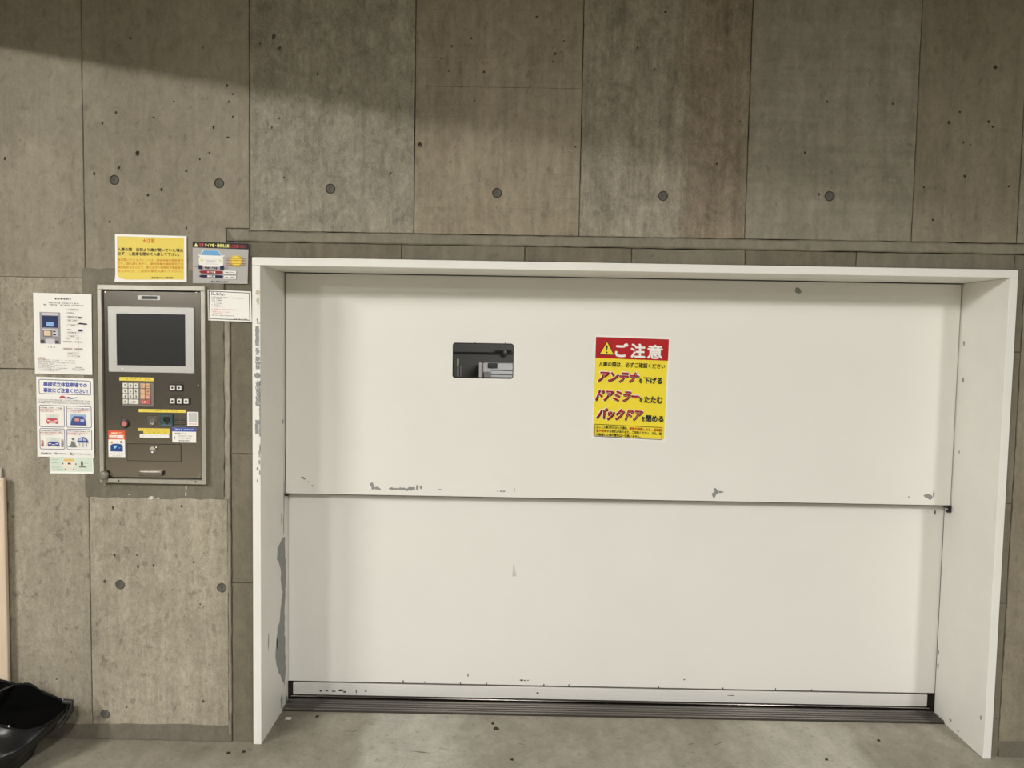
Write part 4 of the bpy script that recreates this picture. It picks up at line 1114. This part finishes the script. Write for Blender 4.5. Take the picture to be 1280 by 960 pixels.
def bag_geo():
    nu, nv = 120, 34
    vs = []; fs = []
    for j in range(nv + 1):
        t = j / nv                         # 0 rim .. 1 floor
        for i in range(nu):
            a = 2 * math.pi * i / nu
            ca, sa = math.cos(a), math.sin(a)
            e = .42
            px = math.copysign(abs(ca) ** e, ca); py = math.copysign(abs(sa) ** e, sa)
            hw = .385 - .105 * min(1, t * 1.05) ** .8
            hd = .098 + .085 * t
            cx = -1.982 - .020 * t; cy = -.044 - hd
            x = cx + hw * px; y = cy + hd * py
            x += .055 * (1 - t) * max(0, -py) * (px > 0) * -px          # the front corner of the mouth falls back
            rim = .178 - .26 * (x + 1.62) + .0 * py - .045 * max(0, -py)
            rim = min(rim, .252) + .006 * math.sin(31 * x) + .012 * noise.noise(Vector((x * 16, y * 16, 7)))
            z = rim * (1 - t)
            d = (math.sin(t * math.pi) ** .7) if 0 < t < 1 else 0.0
            fold = .019 * math.sin(17 * x - 30 * z + 2.0) + .010 * math.sin(33 * x - 52 * z + 1.3) + .020 * noise.noise(Vector((x * 8, t * 4, y * 6)))
            if y > cy + hd * .6: fold = -abs(fold) * .4
            x += ca * fold * d; y += sa * fold * d
            y = min(y, -.041)
            vs.append(Vector((x, y, max(z, .001) if t < 1 else .001)))
    for j in range(nv):
        for i in range(nu):
            i2 = (i + 1) % nu
            fs.append((j * nu + i, j * nu + i2, (j + 1) * nu + i2, (j + 1) * nu + i))
    # open mouth: the lining drops steeply inside the rim
    body = list(fs); fs = []
    prev = list(range(nu)); rings = 12
    cx, cy = -1.985, -.142
    for k in range(1, rings):
        q = k / rings; new = []
        for i in range(nu):
            p = vs[i]; w_ = 1 - q
            c = Vector((cx + (p.x - cx) * w_, cy + (p.y - cy) * w_, p.z * w_ + .205 * q - .030 * math.sin(min(1, q * 1.6) * math.pi / 2)))
            c.z += .012 * noise.noise(Vector((c.x * 12, c.y * 12, 1))) * min(1, q * 4)
            new.append(len(vs)); vs.append(c)
        for i in range(nu):
            i2 = (i + 1) % nu; fs.append((prev[i], new[i], new[i2], prev[i2]))
        prev = new
    fs.append(tuple(reversed(prev)))
    body.append(tuple(reversed([nv * nu + i for i in range(nu)])))
    return vs, body, fs, nu


vs, body, lining, nu = bag_geo()
nb = (34 + 1) * nu
raw('bag_body', vs[:nb], body, M_BAG, bag, smooth=True)
used = sorted({i for f in lining for i in f}); ix = {q: k for k, q in enumerate(used)}
raw('lining', [vs[i] for i in used], [tuple(ix[i] for i in f) for f in lining], mat('black_lining', (.002, .002, .002), .95, spec=.03), bag, smooth=True)
mb = MB()
mb.tube([vs[i % nu] + Vector((0, -.002, -.001)) for i in range(0, nu + 1)], [.0042 + .0025 * noise.noise(vs[i % nu] * 40) for i in range(0, nu + 1)], 6)
mb.build('rolled_rim', mat('black_hem', (.004, .004, .004), .7, spec=.2), bag, smooth=True)
# stiff band folded down over the corner of the mouth
cr = max(vs[:nu], key=lambda p: p.x + .35 * p.y)
band = MB(); bp = [cr + Vector((-.028, .0, .004)), cr + Vector((.002, -.006, .003)), cr + Vector((.006, -.012, -.020)), cr + Vector((-.008, -.020, -.050)), cr + Vector((-.030, -.030, -.082))]
band.tube(bp, [.009, .012, .011, .009, .006], 8); band.build('corner_band', M_STRAP, bag, smooth=True)
mb = MB()
path = [(-1.838, -.046, .228), (-1.862, -.10, .226), (-1.90, -.19, .214), (-1.935, -.262, .190), (-1.95, -.30, .12), (-1.955, -.315, .04)]
for q in range(len(path) - 1):
    a, b2 = Vector(path[q]), Vector(path[q + 1]); sd = Vector((.011, .004, .001))
    k = len(mb.v); mb.v += [a - sd, a + sd, b2 + sd, b2 - sd] + [v + Vector((0, .002, -.003)) for v in (a - sd, a + sd, b2 + sd, b2 - sd)]
    mb.f += [(k, k + 1, k + 2, k + 3), (k + 7, k + 6, k + 5, k + 4), (k, k + 4, k + 5, k + 1), (k + 1, k + 5, k + 6, k + 2), (k + 3, k + 2, k + 6, k + 7), (k, k + 3, k + 7, k + 4)]
mb.build('strap', M_STRAP, bag)
for ii in (3, 15, 27, 40, 100):
    mb = MB(); c = vs[ii] + Vector((0, -.003, .004)); b = bmesh.new(); bmesh.ops.create_uvsphere(b, u_segments=8, v_segments=6, radius=.0040); bmesh.ops.translate(b, verts=b.verts[:], vec=c); mb.bm(b)
    mb.build('rivet', M_CHROME, bag, smooth=True)

# ------------------------------------------------------------------ litter on the floor
LIT = [(-.054, .135, .016, 'dark scrap of leaf on the floor below the middle of the door'), (1.437, .101, .008, 'dark crumb on the floor near the far jamb'), (1.176, -.045, .006, 'small dark crumb on the pale floor patch before the door'),
       (-.777, .203, .011, 'dark crumb on the floor close to the sill'), (-1.032, -.082, .012, 'dark crumb on the floor below the mortar beside the frame'), (-.978, -.069, .009, 'dark crumb on the floor at the foot of the frame'),
       (.011, -.087, .007, 'dark dot on the floor out before the door window'), (-.068, .175, .009, 'dark fleck beside the leaf scrap at the sill')]
for i, (x, y, r, lb) in enumerate(LIT):
    rr = random.Random(300 + i); k = 9; mb = MB()
    ring = [(x + r * rr.uniform(.5, 1.1) * math.cos(2 * math.pi * j / k), y + r * rr.uniform(.4, .9) * math.sin(2 * math.pi * j / k)) for j in range(k)]
    mb.v = [Vector((a, b_, .0002)) for a, b_ in ring] + [Vector((x + (a - x) * .6, y + (b_ - y) * .6, .003 + .004 * rr.random())) for a, b_ in ring] + [Vector((x, y, .004))]
    mb.f = [(j, (j + 1) % k, k + (j + 1) % k, k + j) for j in range(k)] + [(k + j, k + (j + 1) % k, 2 * k) for j in range(k)] + [tuple(reversed(range(k)))]
    tag(mb.build('litter_scrap', M_DIRT, origin=(x, y, 0)), lb, 'litter', 'scraps of litter on the floor')
mb = MB(); mb.box(-.9, -.876, .172, .19, .0002, .004, .001)
tag(mb.build('paper_scrap', M_PALEBIT, origin=(-.888, .18, 0)), 'tiny pale scrap on the floor in the corner by the peeled jamb', 'litter', 'scraps of litter on the floor')
# scuffs scored into the floor
for i, (x0, y0, x1, y1) in enumerate([(-.37, -.040, -.29, -.052), (.413, .075, .455, .090), (.77, .035, .83, .075), (.682, .045, .712, .055), (-.62, .085, -.585, .110), (.03, .03, .06, .02)]):
    d = Vector((x1 - x0, y1 - y0)); nn = Vector((-d.y, d.x)).normalized() * .0022; k = 7; mb = MB(); rr = random.Random(600 + i)
    for j in range(k):
        c = Vector((x0, y0)) + d * (j / (k - 1)); w_ = rr.uniform(.4, 1.3) * (.2 + math.sin(math.pi * j / (k - 1)))
        mb.v += [Vector((c.x - nn.x * w_, c.y - nn.y * w_, .0003)), Vector((c.x + nn.x * w_, c.y + nn.y * w_, .0003))]
    mb.f = [(2 * j, 2 * j + 2, 2 * j + 3, 2 * j + 1) for j in range(k - 1)]
    mb.build('scuff_mark', M_MARK, floor)
